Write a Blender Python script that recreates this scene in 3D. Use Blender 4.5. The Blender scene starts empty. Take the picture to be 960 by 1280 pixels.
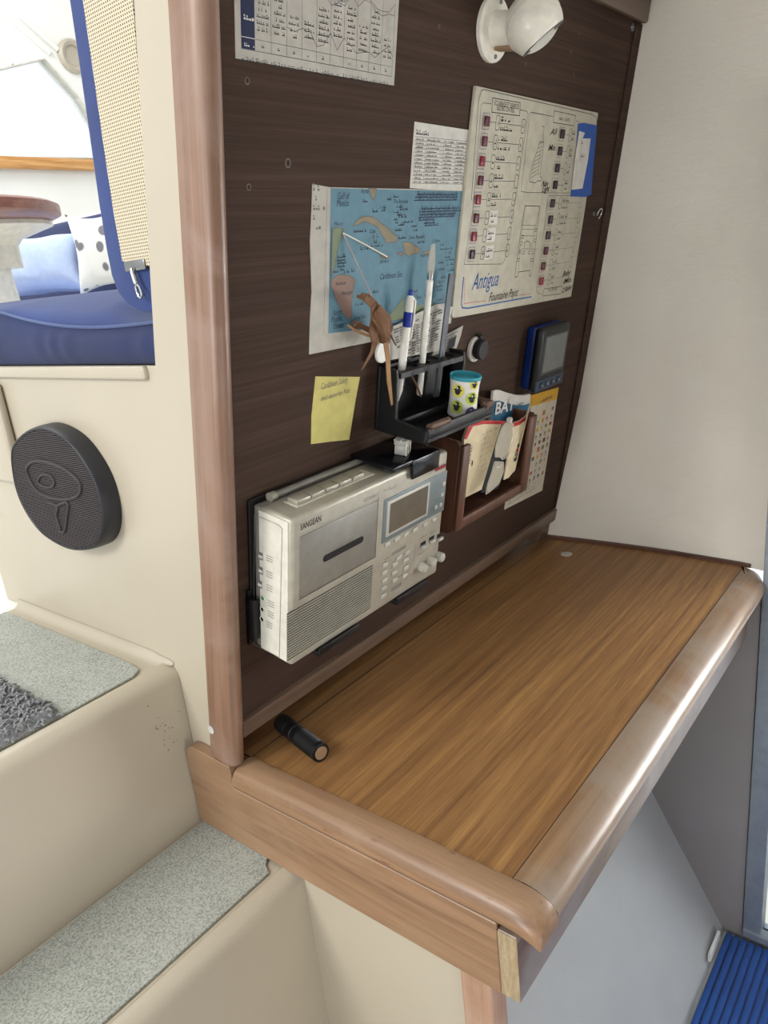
import bpy, bmesh, math, random
from mathutils import Matrix, Vector
random.seed(7)
C = bpy.context.scene.collection
PI = math.pi

# ------------------------------------------------------------------ camera, world, lights, exposure
F = 940.36
CAM = Vector((-0.45776, -0.64022, 0.48485))
ROW = [Vector((0.61393967, -0.78256499, -0.10329628)),      # camera right
       Vector((-0.3068427, -0.11603249, -0.9446608)),       # camera down
       Vector((0.72727274, 0.61166045, -0.3113613))]        # camera forward
cd = bpy.data.cameras.new('camera'); cam = bpy.data.objects.new('camera', cd); C.objects.link(cam)
cx_, cy_, cz_ = ROW[0], -ROW[1], -ROW[2]
cam.matrix_world = Matrix(((cx_.x, cy_.x, cz_.x, CAM.x), (cx_.y, cy_.y, cz_.y, CAM.y), (cx_.z, cy_.z, cz_.z, CAM.z), (0, 0, 0, 1)))
cd.sensor_fit = 'VERTICAL'; cd.sensor_height = 32.0; cd.lens = F / 1280 * 32.0; cd.clip_start = 0.01; cd.clip_end = 60
S = bpy.context.scene
S.camera = cam
S.view_settings.view_transform = 'Standard'; S.view_settings.look = 'None'; S.view_settings.gamma = 1
S.view_settings.use_curve_mapping = False
S.view_settings.exposure = 0.0

w = bpy.data.worlds.new('sky'); S.world = w; w.use_nodes = True
bgn = w.node_tree.nodes['Background']; bgn.inputs[0].default_value = (0.90, 0.95, 1.0, 1); bgn.inputs[1].default_value = 1.15

def area(name, loc, target, sx, sy, power, col):
    l = bpy.data.lights.new(name, 'AREA'); l.shape = 'RECTANGLE'; l.size = sx; l.size_y = sy; l.energy = power; l.color = col
    o = bpy.data.objects.new(name, l); C.objects.link(o); o.location = loc
    o.rotation_euler = (Vector(target) - Vector(loc)).to_track_quat('-Z', 'Y').to_euler()
    return o
area('companionway_daylight', (-1.9, 0.42, 1.45), (0.2, -0.2, 0.0), 0.6, 0.6, 31, (1.0, 0.985, 0.96))
area('hull_fill_light', (-1.36, -0.34, 0.17), (0.8, -0.38, 0.48), 0.30, 0.36, 7.4, (0.97, 0.985, 1.0))  # added grazing fill that brightens the hull side, no window modelled here
area('hull_window_daylight', (1.00, -0.92, 0.14), (0.4, -0.32, -0.06), 0.5, 0.35, 8, (1.0, 0.98, 0.95))
area('low_fill_light', (-0.35, -1.60, -0.30), (0.25, 0.0, -0.15), 0.8, 0.5, 5.0, (0.97, 0.985, 1.0))  # added low fill behind the camera, lifts risers and lining below the table
area('saloon_daylight', (0.4, 1.75, 1.90), (0.7, 1.7, 0.4), 1.4, 1.0, 26, (0.92, 0.96, 1.0))

# ------------------------------------------------------------------ frames: the raked bulkhead plane and the level world
A = -0.20075836
UP = Vector((0, math.sin(A), math.cos(A))); NV = Vector((0, -math.cos(A), math.sin(A)))
def Pm(s, t, n): return Vector((s, 0, 0)) + UP * t + NV * n
def ray(px, py): return ROW[0] * ((px - 480) / F) + ROW[1] * ((py - 640) / F) + ROW[2]
def hit(px, py, p0, nrm):
    r = ray(px, py); return CAM + r * ((p0 - CAM).dot(nrm) / r.dot(nrm))
def P2(px, py, n=0.0):                      # point of the photo on the plane n in front of the bulkhead -> (s, t)
    q = hit(px, py, NV * n, NV); return (q.x, q.dot(UP))
def AX(px, py, ax, v):                      # point of the photo on a world plane
    nrm = Vector((0, 0, 0)); nrm[ax] = 1; return hit(px, py, nrm * v, nrm)
FR = {'W': Matrix.Identity(3), 'P': Matrix(((1, 0, 0), (0, UP.y, NV.y), (0, UP.z, NV.z)))}

# ------------------------------------------------------------------ materials
def lin(h):
    h = h.lstrip('#'); v = [int(h[i:i + 2], 16) / 255 for i in (0, 2, 4)]
    return tuple((c / 12.92 if c <= .04045 else ((c + .055) / 1.055) ** 2.4) for c in v) + (1,)
class NT:
    def __init__(s, name):
        s.m = bpy.data.materials.new(name); s.m.use_nodes = True; s.t = s.m.node_tree
        s.b = s.t.nodes['Principled BSDF']
    def n(s, typ, **kw):
        x = s.t.nodes.new(typ)
        for k, v in kw.items():
            if k in x.inputs: x.inputs[k].default_value = v
            else: setattr(x, k, v)
        return x
    def l(s, a, b): s.t.links.new(a, b)
    def ramp(s, fac, stops):
        r = s.t.nodes.new('ShaderNodeValToRGB'); e = r.color_ramp.elements
        while len(e) < len(stops): e.new(0.5)
        for el, (p, c) in zip(e, stops): el.position = p; el.color = c
        s.l(fac, r.inputs[0]); return r.outputs[0]
    def mix(s, fac, a, b, mode='MIX'):
        x = s.t.nodes.new('ShaderNodeMix'); x.data_type = 'RGBA'; x.blend_type = mode
        if isinstance(fac, float): x.inputs[0].default_value = fac
        else: s.l(fac, x.inputs[0])
        for k, v in ((6, a), (7, b)):
            if isinstance(v, tuple): x.inputs[k].default_value = v
            else: s.l(v, x.inputs[k])
        return x.outputs[2]
    def coords(s, sc=(1, 1, 1), rot=(0, 0, 0)):
        tc = s.n('ShaderNodeTexCoord'); mp = s.n('ShaderNodeMapping')
        mp.inputs['Scale'].default_value = sc; mp.inputs['Rotation'].default_value = rot
        s.l(tc.outputs['Object'], mp.inputs[0]); return mp.outputs[0]
    def noise(s, vec, scale=1.0, detail=4.0, rough=.55, dist=0.0):
        x = s.n('ShaderNodeTexNoise'); x.inputs['Scale'].default_value = scale; x.inputs['Detail'].default_value = detail
        x.inputs['Roughness'].default_value = rough; x.inputs['Distortion'].default_value = dist
        s.l(vec, x.inputs['Vector']); return x.outputs[0]
    def bump(s, h, st, d=.001):
        x = s.n('ShaderNodeBump'); x.inputs['Strength'].default_value = st; x.inputs['Distance'].default_value = d
        s.l(h, x.inputs['Height']); s.l(x.outputs[0], s.b.inputs['Normal'])
MAT = {}
def plain(name, h, rough=.5, metal=0.0, trans=0.0, coat=0.0, var=0.06, ior=1.45, alpha=1.0):
    t = NT(name); c = lin(h)
    v = t.noise(t.coords((60, 60, 60)), 1.0, 3.0)
    d = tuple(x * (1 - var * 2) for x in c[:3]) + (1,); u = tuple(min(1, x * (1 + var)) for x in c[:3]) + (1,)
    t.l(t.ramp(v, [(.3, d), (.7, u)]), t.b.inputs['Base Color'])
    t.b.inputs['Roughness'].default_value = rough; t.b.inputs['Metallic'].default_value = metal
    t.b.inputs['Transmission Weight'].default_value = trans; t.b.inputs['Coat Weight'].default_value = coat
    t.b.inputs['IOR'].default_value = ior; t.b.inputs['Alpha'].default_value = alpha
    MAT[name] = t.m; return t.m
def wood(name, dark, mid, light, axis, rough=.4, coat=0.0, across=55, along=2.2, fine=.35, bumpst=.15, patch=None, dist=.6):
    t = NT(name)
    sc = [across] * 3; sc[axis] = along; sf = [across * 7] * 3; sf[axis] = along * 6
    g = t.noise(t.coords(tuple(sc)), 1.0, 5.0, .6, dist)
    col = t.ramp(g, [(.28, lin(dark)), (.5, lin(mid)), (.74, lin(light))])
    f = t.noise(t.coords(tuple(sf)), 1.0, 4.0, .7)
    fr = t.ramp(f, [(.35, (.45, .43, .42, 1)), (.6, (1, 1, 1, 1))])
    col = t.mix(fine, col, fr, 'MULTIPLY')
    if patch:
        p = t.noise(t.coords((5, 5, 5)), 1.0, 6.0, .6, .8)
        col = t.mix(t.ramp(p, [(.46, (0, 0, 0, 1)), (.62, (.8, .8, .8, 1))]), col, lin(patch))
    t.l(col, t.b.inputs['Base Color'])
    t.b.inputs['Roughness'].default_value = rough; t.b.inputs['Coat Weight'].default_value = coat; t.b.inputs['Coat Roughness'].default_value = .25
    t.bump(f, bumpst, .0006)
    MAT[name] = t.m; return t.m; return t.m
wood('panel_wood', '#39291f', '#443228', '#503d31', 0, .75, 0, 85, 1.2, .5, .15, None, 1.2).node_tree.nodes['Principled BSDF'].inputs['Specular IOR Level'].default_value = .2
wood('table_wood', '#7a5532', '#956b40', '#b0854f', 0, .5, 0, 110, 3.4, .5, .25, None, .5)
wood('nosing_wood', '#6f5139', '#92704f', '#a88a6b', 0, .30, .5, 40, 1.2, .3, .15, '#968676', .6)
wood('apron_wood', '#75573f', '#977557', '#ac8c70', 1, .45, .15, 22, 1.4, .3, .15, '#95785c', 1.6)
wood('moulding_wood', '#75573f', '#977557', '#ac8c70', 1, .42, .2, 30, 1.4, .3, .15, '#95785c', 1.0)
_t = NT.__new__(NT); _t.m = MAT['moulding_wood']; _t.t = _t.m.node_tree; _t.b = _t.t.nodes['Principled BSDF']
_c = _t.b.inputs['Base Color'].links[0].from_socket
_p = _t.noise(_t.coords((70, 16, 70)), 1.0, 4.0, .6)
_t.l(_t.mix(_t.ramp(_p, [(.63, (0, 0, 0, 1)), (.69, (.75, .75, .75, 1))]), _c, lin('#6f3a2a')), _t.b.inputs['Base Color'])
wood('post_wood', '#84614a', '#a9836a', '#bb9a84', 2, .42, .2, 40, 1.4, .3, .15, '#b59a86', .6)
wood('panel_post_wood', '#6b4e3c', '#866550', '#977a66', 1, .42, .2, 60, 1.2, .35, .15, '#93796a', .6)
wood('trim_wood', '#4a392d', '#685343', '#7d6757', 0, .45, .1, 60, 2, .35)
wood('rail_wood', '#5f4a3c', '#7e6a5c', '#978677', 0, .4, .1, 50, 2, .4, .15, '#8d8580')
wood('rack_wood', '#3f2519', '#5b3a2a', '#754e3a', 1, .5, 0, 60, 3)
wood('end_grain', '#8d7a5c', '#a89473', '#bda98a', 2, .6, 0, 160, 30, .4)
wood('bright_wood', '#a86a2c', '#cf9550', '#e6b878', 0, .35, .3, 40, 2)
wood('mahogany', '#5f2c19', '#8a4a30', '#a7664a', 0, .35, .3, 40, 2)
def gelcoat(name, c1, c2, rough=.35, stain=None):
    t = NT(name)
    col = t.ramp(t.noise(t.coords((3, 3, 3)), 1.0, 4.0), [(.35, lin(c1)), (.65, lin(c2))])
    if stain:
        s_ = t.noise(t.coords((7, 7, 7)), 1.0, 8.0, .75)
        col = t.mix(t.ramp(s_, [(.66, (0, 0, 0, 1)), (.80, (.45, .45, .45, 1))]), col, lin(stain))
    t.l(col, t.b.inputs['Base Color']); t.b.inputs['Roughness'].default_value = rough
    t.bump(t.noise(t.coords((14, 14, 14)), 1.0, 3.0), .06, .004)
    MAT[name] = t.m
gelcoat('cream_gelcoat', '#b3a996', '#b9af9c', .34, '#a48f6c')
gelcoat('white_gelcoat', '#eceae2', '#f2f1ea', .35)
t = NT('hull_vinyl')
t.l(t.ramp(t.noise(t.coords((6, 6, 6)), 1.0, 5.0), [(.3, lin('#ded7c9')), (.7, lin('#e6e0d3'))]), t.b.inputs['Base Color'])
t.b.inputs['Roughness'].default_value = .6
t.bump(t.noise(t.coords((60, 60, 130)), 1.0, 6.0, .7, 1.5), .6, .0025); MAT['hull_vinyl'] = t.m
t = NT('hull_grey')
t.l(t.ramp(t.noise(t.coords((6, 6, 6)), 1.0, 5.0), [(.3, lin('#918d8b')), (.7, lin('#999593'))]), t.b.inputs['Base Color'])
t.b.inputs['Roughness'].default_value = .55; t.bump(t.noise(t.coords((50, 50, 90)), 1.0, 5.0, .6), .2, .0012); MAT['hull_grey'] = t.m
t = NT('white_lining')
t.l(t.ramp(t.noise(t.coords((9, 9, 9)), 1.0, 5.0), [(.3, lin('#b3b6b8')), (.7, lin('#bcbfc0'))]), t.b.inputs['Base Color'])
t.b.inputs['Roughness'].default_value = .6; t.bump(t.noise(t.coords((70, 70, 70)), 1.0, 5.0, .6), .25, .001); MAT['white_lining'] = t.m
t = NT('step_grit')
g = t.noise(t.coords((420, 420, 420)), 1.0, 3.0, .7); g2 = t.noise(t.coords((12, 12, 12)), 1.0, 4.0)
cc = t.ramp(g, [(.36, lin('#6f726c')), (.5, lin('#a3a69e')), (.66, lin('#bdbfb6'))])
t.l(t.mix(.25, cc, t.ramp(g2, [(.3, lin('#8f928b')), (.7, lin('#b9bbb2'))])), t.b.inputs['Base Color'])
t.b.inputs['Roughness'].default_value = .85; t.bump(g, .4, .0012); MAT['step_grit'] = t.m
def cloth(name, c1, c2, sc=500):
    t = NT(name); g = t.noise(t.coords((sc, sc, sc)), 1.0, 3.0, .7); g2 = t.noise(t.coords((9, 9, 9)), 1.0, 4.0)
    a = t.mix(.6, t.ramp(g, [(.35, lin(c1)), (.65, lin(c2))]), t.ramp(g2, [(.3, lin(c1)), (.7, lin(c2))]))
    t.l(a, t.b.inputs['Base Color']); t.b.inputs['Roughness'].default_value = .9; t.bump(g, .3, .0008)
    t.b.inputs['Sheen Weight'].default_value = .15; MAT[name] = t.m
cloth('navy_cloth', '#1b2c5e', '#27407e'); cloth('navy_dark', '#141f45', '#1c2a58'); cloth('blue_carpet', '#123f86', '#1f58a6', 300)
cloth('pale_blue_cloth', '#aebfe8', '#c6d4f2', 60); cloth('white_cloth', '#e9ebe6', '#f4f4ef', 80); cloth('grey_shag', '#6f7072', '#98999a', 260)
cloth('piping_cloth', '#3a4a74', '#51628c')
t = NT('mesh_cloth')
tc = t.n('ShaderNodeTexCoord'); sp = t.n('ShaderNodeSeparateXYZ'); t.l(tc.outputs['Object'], sp.inputs[0])
def mth(t, op, a, b=None):
    x = t.n('ShaderNodeMath'); x.operation = op
    for i, v in ((0, a), (1, b)):
        if v is None: continue
        if isinstance(v, (int, float)): x.inputs[i].default_value = v
        else: t.l(v, x.inputs[i])
    return x.outputs[0]
sa = mth(t, 'SINE', mth(t, 'MULTIPLY', sp.outputs['Y'], 2 * PI / .0030)); sb = mth(t, 'SINE', mth(t, 'MULTIPLY', sp.outputs['Z'], 2 * PI / .0030))
hole = mth(t, 'MULTIPLY', mth(t, 'GREATER_THAN', sa, .12), mth(t, 'GREATER_THAN', sb, -.05))
t.l(t.mix(hole, lin('#c9bda3'), lin('#4d443c')), t.b.inputs['Base Color']); t.b.inputs['Roughness'].default_value = .8; MAT['mesh_cloth'] = t.m
t = NT('patterned_cloth')
vo = t.n('ShaderNodeTexVoronoi'); vo.inputs['Scale'].default_value = 26; t.l(t.coords((1, 1, .8)), vo.inputs['Vector'])
t.l(t.ramp(vo.outputs[0], [(.28, lin('#7d7a80')), (.36, lin('#efeee8'))]), t.b.inputs['Base Color']); t.b.inputs['Roughness'].default_value = .9; MAT['patterned_cloth'] = t.m
for a in [('black_plastic', '#0b0b0d', .5), ('black_gloss', '#101015', .22), ('black_rubber', '#1d1c1c', .6), ('silver_plastic', '#aba596', .38, .2),
          ('silver_side', '#d6d2c4', .42, .05), ('silver_dark', '#8f8b83', .4, .3), ('grille_dark', '#131312', .8), ('blue_grey_plastic', '#717c7e', .42, .15),
          ('lcd', '#625a4c', .25), ('lcd_grey', '#6a6d6c', .3), ('button_light', '#bdbab0', .4, .1), ('chrome', '#c9c9c6', .18, 1.0), ('steel', '#8d8d8c', .35, 1.0),
          ('paper', '#b8b3a8', .8), ('paper_warm', '#cfc7b4', .8), ('paper_bright', '#cfcbc2', .8), ('map_blue', '#557f8f', .6), ('land_green', '#72805f', .6), ('land_tan', '#857a62', .6), ('land_pink', '#8a6f62', .6),
          ('ink', '#26262c', .7), ('ink_grey', '#6f6c68', .7), ('ink_blue', '#1d3f86', .7), ('ink_navy', '#0c1c42', .6), ('pen_script_blue', '#1c5a9a', .6),
          ('plate', '#b9b3a0', .45), ('plate_edge', '#c9c4b5', .5), ('dark_red', '#5a1c22', .35), ('bright_red', '#8a2026', .35), ('brown_black', '#30191b', .35),
          ('blue_tape', '#1d4fa0', .6), ('sticky_yellow', '#c9be72', .8), ('white_plastic', '#e9e5da', .3), ('lamp_white', '#ece7d8', .28), ('pen_blue', '#1c2f9a', .3),
          ('cork', '#94765a', .6), ('teal', '#3f9fb0', .4), ('lime', '#bccf4a', .5), ('yellow', '#e4d858', .5), ('purple', '#5b4a86', .5), ('red', '#b3272c', .5), ('ochre', '#d9a82e', .6),
          ('orange', '#c8783a', .6), ('cream_paper', '#d8c9a6', .75), ('teal_ink', '#1f5f7f', .6), ('instrument_blue', '#102c6c', .35), ('instrument_band', '#1c3148', .35), ('instrument_face', '#23262d', .3), ('palm_leaf', '#77553b', .7),
          ('palm_light', '#98744c', .7), ('palm_dark', '#5d3d28', .75), ('ruler_grey', '#5e646b', .25, 0, .35), ('socket_green', '#2f7d58', .4), ('socket_dark', '#121212', .4), ('alu_frame', '#9aa3ac', .4, .3), ('seam_dark', '#241a14', .8),
          ('speaker_face', '#3a3233', .6), ('speaker_rim', '#26262a', .45), ('wood_brown', '#5d4334', .6), ('white_paint', '#efefec', .35), ('recess_shade', '#14110f', .9),
          ('cord_white', '#d8d2c4', .7), ('cord_pink', '#b79c92', .7), ('clear_plastic', '#e8e6dc', .12, 0, 0, 0, .03, 1.45, .45), ('frost_plastic', '#dcd2be', .25, 0, 0, 0, .03, 1.45, .42), ('grommet', '#c3c0b8', .5)]:
    plain(*a)
t = NT('glass'); t.b.inputs['Base Color'].default_value = (.97, .99, 1, 1); t.b.inputs['Roughness'].default_value = .02; t.b.inputs['Transmission Weight'].default_value = 1; t.b.inputs['IOR'].default_value = 1.05; MAT['glass'] = t.m

# ------------------------------------------------------------------ mesh builder
_txt = {}
def text_tris(s, shear=0.0, bold=0.0):
    k = (s, shear, bold)
    if k not in _txt:
        cu = bpy.data.curves.new('txt', 'FONT'); cu.body = s; cu.size = 1; cu.resolution_u = 2; cu.shear = shear; cu.offset = bold
        ob = bpy.data.objects.new('txt', cu); C.objects.link(ob)
        me = bpy.data.meshes.new_from_object(ob.evaluated_get(bpy.context.evaluated_depsgraph_get()))
        vs = [(v.co.x, v.co.y) for v in me.vertices]; fs = [tuple(p.vertices) for p in me.polygons]
        bpy.data.objects.remove(ob); bpy.data.curves.remove(cu); bpy.data.meshes.remove(me)
        _txt[k] = (vs, fs)
    return _txt[k]
ORG = {}; FRM = {}
class MB:
    def __init__(s): s.v = []; s.f = []; s.fm = []; s.m = []
    def mi(s, m):
        if m not in s.m: s.m.append(m)
        return s.m.index(m)
    def add(s, vs, fs, m):
        b = len(s.v); s.v += [Vector(x) for x in vs]; k = s.mi(m)
        for f in fs: s.f.append([i + b for i in f]); s.fm.append(k)
        return s
    def bmadd(s, bm, m):
        bm.verts.index_update(); s.add([v.co for v in bm.verts], [[v.index for v in f.verts] for f in bm.faces], m); bm.free(); return s
    def box(s, x0, x1, y0, y1, z0, z1, m, bev=0.0, seg=2, mat4=None):
        bm = bmesh.new(); bmesh.ops.create_cube(bm, size=1)
        for v in bm.verts: v.co = Vector(((x0 + x1) / 2 + v.co.x * (x1 - x0), (y0 + y1) / 2 + v.co.y * (y1 - y0), (z0 + z1) / 2 + v.co.z * (z1 - z0)))
        if bev: bmesh.ops.bevel(bm, geom=bm.edges[:], offset=bev, segments=seg, affect='EDGES', profile=.5)
        if mat4: bm.transform(mat4)
        return s.bmadd(bm, m)
    def prism(s, poly, h0, h1, m, axes=(0, 1, 2), bev=0.0, seg=2):   # polygon in axes[0], axes[1]; extruded along axes[2]
        bm = bmesh.new()
        def mk(p, h):
            c = [0, 0, 0]; c[axes[0]] = p[0]; c[axes[1]] = p[1]; c[axes[2]] = h; return bm.verts.new(c)
        a = [mk(p, h0) for p in poly]; b = [mk(p, h1) for p in poly]; n = len(poly)
        bm.faces.new(a); bm.faces.new(b)
        for i in range(n): bm.faces.new((a[i], a[(i + 1) % n], b[(i + 1) % n], b[i]))
        bmesh.ops.recalc_face_normals(bm, faces=bm.faces[:])
        if bev:
            es = [e for e in bm.edges if len(e.link_faces) == 2 and e.calc_face_angle(0) > .5]
            bmesh.ops.bevel(bm, geom=es, offset=bev, segments=seg, affect='EDGES', profile=.5)
        return s.bmadd(bm, m)
    def tube(s, pts, r, m, seg=10, caps=True, flat=None):
        pts = [Vector(p) for p in pts]; rs = r if isinstance(r, (list, tuple)) else [r] * len(pts)
        vs = []; fs = []; prev = None
        for i, p in enumerate(pts):
            d = (pts[min(i + 1, len(pts) - 1)] - pts[max(i - 1, 0)]).normalized()
            if prev is None:
                u = d.orthogonal().normalized() if flat is None else (Vector(flat) - d * d.dot(Vector(flat))).normalized()
            else: u = (prev - d * prev.dot(d)).normalized()
            prev = u; w_ = d.cross(u)
            for k in range(seg):
                a = 2 * PI * k / seg; vs.append(p + (u * math.cos(a) + w_ * math.sin(a)) * rs[i])
        for i in range(len(pts) - 1):
            for k in range(seg):
                fs.append((i * seg + k, i * seg + (k + 1) % seg, (i + 1) * seg + (k + 1) % seg, (i + 1) * seg + k))
        if caps: fs.append(tuple(range(seg))[::-1]); fs.append(tuple((len(pts) - 1) * seg + k for k in range(seg)))
        return s.add(vs, fs, m)
    def strip(s, pts, w_, m, wide, th=.0006):        # flat ribbon along pts; wide = direction of its width
        pts = [Vector(p) for p in pts]; ws = w_ if isinstance(w_, (list, tuple)) else [w_] * len(pts); vs = []; fs = []
        for i, p in enumerate(pts):
            d = (pts[min(i + 1, len(pts) - 1)] - pts[max(i - 1, 0)]).normalized(); u = (Vector(wide) - d * d.dot(Vector(wide))).normalized(); q = d.cross(u)
            for a, b in ((-1, -1), (1, -1), (1, 1), (-1, 1)): vs.append(p + u * a * ws[i] / 2 + q * b * th / 2)
        for i in range(len(pts) - 1):
            for k in range(4): fs.append((i * 4 + k, i * 4 + (k + 1) % 4, i * 4 + 4 + (k + 1) % 4, i * 4 + 4 + k))
        fs.append((3, 2, 1, 0)); e = (len(pts) - 1) * 4; fs.append((e, e + 1, e + 2, e + 3))
        return s.add(vs, fs, m)
    def lathe(s, prof, m, c=(0, 0, 0), ax=(0, 0, 1), seg=28, close=False, cap=True):
        ax = Vector(ax).normalized(); u = ax.orthogonal().normalized(); w_ = ax.cross(u); c = Vector(c); vs = []; fs = []
        n = len(prof)
        for r, h in prof:
            for k in range(seg):
                a = 2 * PI * k / seg; vs.append(c + ax * h + (u * math.cos(a) + w_ * math.sin(a)) * r)
        for i in range(n - 1 if not close else n):
            j = (i + 1) % n
            for k in range(seg): fs.append((i * seg + k, i * seg + (k + 1) % seg, j * seg + (k + 1) % seg, j * seg + k))
        if not close and cap:
            if prof[0][0] > 1e-6: fs.append(tuple(range(seg))[::-1])
            if prof[-1][0] > 1e-6: fs.append(tuple((n - 1) * seg + k for k in range(seg)))
        return s.add(vs, fs, m)
    def grid(s, fn, nu, nv, m, flip=False):
        vs = [fn(i / nu, j / nv) for i in range(nu + 1) for j in range(nv + 1)]; fs = []
        for i in range(nu):
            for j in range(nv):
                q = (i * (nv + 1) + j, (i + 1) * (nv + 1) + j, (i + 1) * (nv + 1) + j + 1, i * (nv + 1) + j + 1)
                fs.append(q[::-1] if flip else q)
        return s.add(vs, fs, m)
    # printed marks: flat shapes in a local (x, y) sheet at height n, mapped by s.map
    map = staticmethod(lambda x, y, n: (x, y, n))
    def poly(s, pts, n, m): return s.add([s.map(x, y, n) for x, y in pts], [tuple(range(len(pts)))], m)
    def rect(s, x0, y0, x1, y1, n, m): return s.poly([(x0, y0), (x1, y0), (x1, y1), (x0, y1)], n, m)
    def line(s, pts, wd, n, m, closed=False):
        pts = list(pts) + ([pts[0]] if closed else [])
        for (x0, y0), (x1, y1) in zip(pts, pts[1:]):
            l = math.hypot(x1 - x0, y1 - y0)
            if l < 1e-7: continue
            nx, ny = -(y1 - y0) / l * wd / 2, (x1 - x0) / l * wd / 2; ex, ey = (x1 - x0) / l * wd / 3, (y1 - y0) / l * wd / 3
            s.poly([(x0 - ex + nx, y0 - ey + ny), (x0 - ex - nx, y0 - ey - ny), (x1 + ex - nx, y1 + ey - ny), (x1 + ex + nx, y1 + ey + ny)], n, m)
        return s
    def frame(s, x0, y0, x1, y1, wd, n, m, r=0.0):
        if r:
            pts = []
            for cx, cy, a0 in ((x1 - r, y1 - r, 0), (x0 + r, y1 - r, 90), (x0 + r, y0 + r, 180), (x1 - r, y0 + r, 270)):
                pts += [(cx + r * math.cos(math.radians(a0 + a)), cy + r * math.sin(math.radians(a0 + a))) for a in (0, 30, 60, 90)]
        else: pts = [(x0, y0), (x1, y0), (x1, y1), (x0, y1)]
        return s.line(pts, wd, n, m, True)
    def disc(s, x, y, rx, ry, n, m, seg=20): return s.poly([(x + rx * math.cos(2 * PI * k / seg), y + ry * math.sin(2 * PI * k / seg)) for k in range(seg)], n, m)
    def text(s, st, x, y, size, n, m, rot=0.0, width=None, shear=0.0, bold=0.0):
        vs, fs = text_tris(st, shear, bold); k = 1.0
        if width: k = width / max(1e-6, (max(v[0] for v in vs) * size))
        ca, sa_ = math.cos(rot), math.sin(rot)
        return s.add([s.map(x + (vx * size * k) * ca - vy * size * sa_, y + (vx * size * k) * sa_ + vy * size * ca, n) for vx, vy in vs], fs, m)
    def scrib(s, x, y, wd, h, n, m, dens=.86):       # a line of print too small to read
        e = x + wd
        while x < e:
            l = h * random.uniform(.28, .5)
            if random.random() < dens:
                hh = h * random.choice((.62, .62, .7, 1.0)); s.rect(x, y, min(x + l, e), y + hh * .42, n, m)
                if random.random() < .7: s.rect(x, y + hh * .6, min(x + l * .6, e), y + hh, n, m)
            x += l + h * .12
        return s
    def build(s, name, parent=None, org=None, frame='W', smooth=32):
        if parent is not None: o0 = ORG[parent.name]; frame = FRM[parent.name]
        else: o0 = Vector(org or (0, 0, 0))
        me = bpy.data.meshes.new(name); me.from_pydata([v - o0 for v in s.v], [], s.f)
        for m in s.m: me.materials.append(MAT[m])
        me.polygons.foreach_set('material_index', s.fm); me.validate()
        bm = bmesh.new(); bm.from_mesh(me); bmesh.ops.remove_doubles(bm, verts=bm.verts[:], dist=1e-6) if False else None
        bm.to_mesh(me); bm.free()
        if smooth:
            me.polygons.foreach_set('use_smooth', [True] * len(me.polygons)); me.set_sharp_from_angle(angle=math.radians(smooth))
        o = bpy.data.objects.new(name, me); C.objects.link(o)
        if parent is not None: o.parent = parent
        else:
            b = FR[frame]; o.matrix_world = Matrix.Translation(b @ o0) @ b.to_4x4()
        ORG[o.name] = o0; FRM[o.name] = frame; return o
    def thing(s, name, label, cat, org, frame='W', group=None, smooth=32): return tag(s.build(name, None, org, frame, smooth), label, cat, group)
    def struct(s, name, org=(0, 0, 0), frame='W', smooth=32):
        o = s.build(name, None, org, frame, smooth); o['kind'] = 'structure'; return o
def tag(o, label, cat, group=None, kind=None):
    o['label'] = label; o['category'] = cat
    if group: o['group'] = group
    if kind: o['kind'] = kind
    return o
def thing(name, label, cat, org, frame='W', group=None):
    o = bpy.data.objects.new(name, None); C.objects.link(o); o.empty_display_size = .02; b = FR[frame]
    o.matrix_world = Matrix.Translation(b @ Vector(org)) @ b.to_4x4()
    ORG[o.name] = Vector(org); FRM[o.name] = frame; return tag(o, label, cat, group)
def W2P(v): return Vector((v[0], Vector(v).dot(UP), Vector(v).dot(NV)))
def v3(p, n): return Vector((p[0], p[1], n))

# ================================================================== THE SETTING
XW = -0.006            # face of the moulded wall beside the steps
HX = 0.785             # hull side below the table
# bulkhead the panel belongs to
b = MB(); b.box(0.0, .845, -.028, .845, -.018, 0, 'panel_wood')
for px, py, r in ((309, 101, .0016), (360, 204, .0022), (311, 234, .0016), (724, 42, .001), (714, 65, .001), (657, 80, .0009), (717, 93, .001), (549, 33, .001)):
    s_, t_ = P2(px, py); b.disc(s_, t_, r * 1.7, r * 1.9, .0001, 'trim_wood', 14); b.disc(s_, t_, r * 1.1, r * 1.25, .0002, 'seam_dark', 12)
b.struct('wall_back', (0, 0, 0), 'P', 0)
b = MB(); b.box(0.0, 1.4, -.05, .86, -.095, -.0185, 'cream_gelcoat'); b.struct('wall_bulkhead', (0, 0, 0), 'P', 0)
# moulded wall beside the steps, cut away for the settee
yz = lambda t_, n_: tuple(Pm(0, t_, n_))[1:]
poly = [(.484, -.20), (.484, .412), (.022, .412), yz(.40, -.099), yz(.86, -.086), yz(.86, -.012), yz(-.045, -.012), (.02, -.058), (.092, -.062), (.092, -.20)]
b = MB(); b.prism(poly, XW, .0, 'cream_gelcoat', (1, 2, 0), .0012, 1)
b.box(XW - .006, XW + .004, .03, .487, .398, .4125, 'cream_gelcoat', .004, 3)
b.struct('wall_left')
b = MB(); b.box(XW - .014, XW - .0005, 0.352, .488, .258, .392, 'cream_gelcoat', .006, 3)
b.struct('trim_4')
b = MB(); b.box(0.001, 1.5, .022, .54, .0455, .411, 'cream_gelcoat'); b.struct('wall_settee_base')
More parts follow.
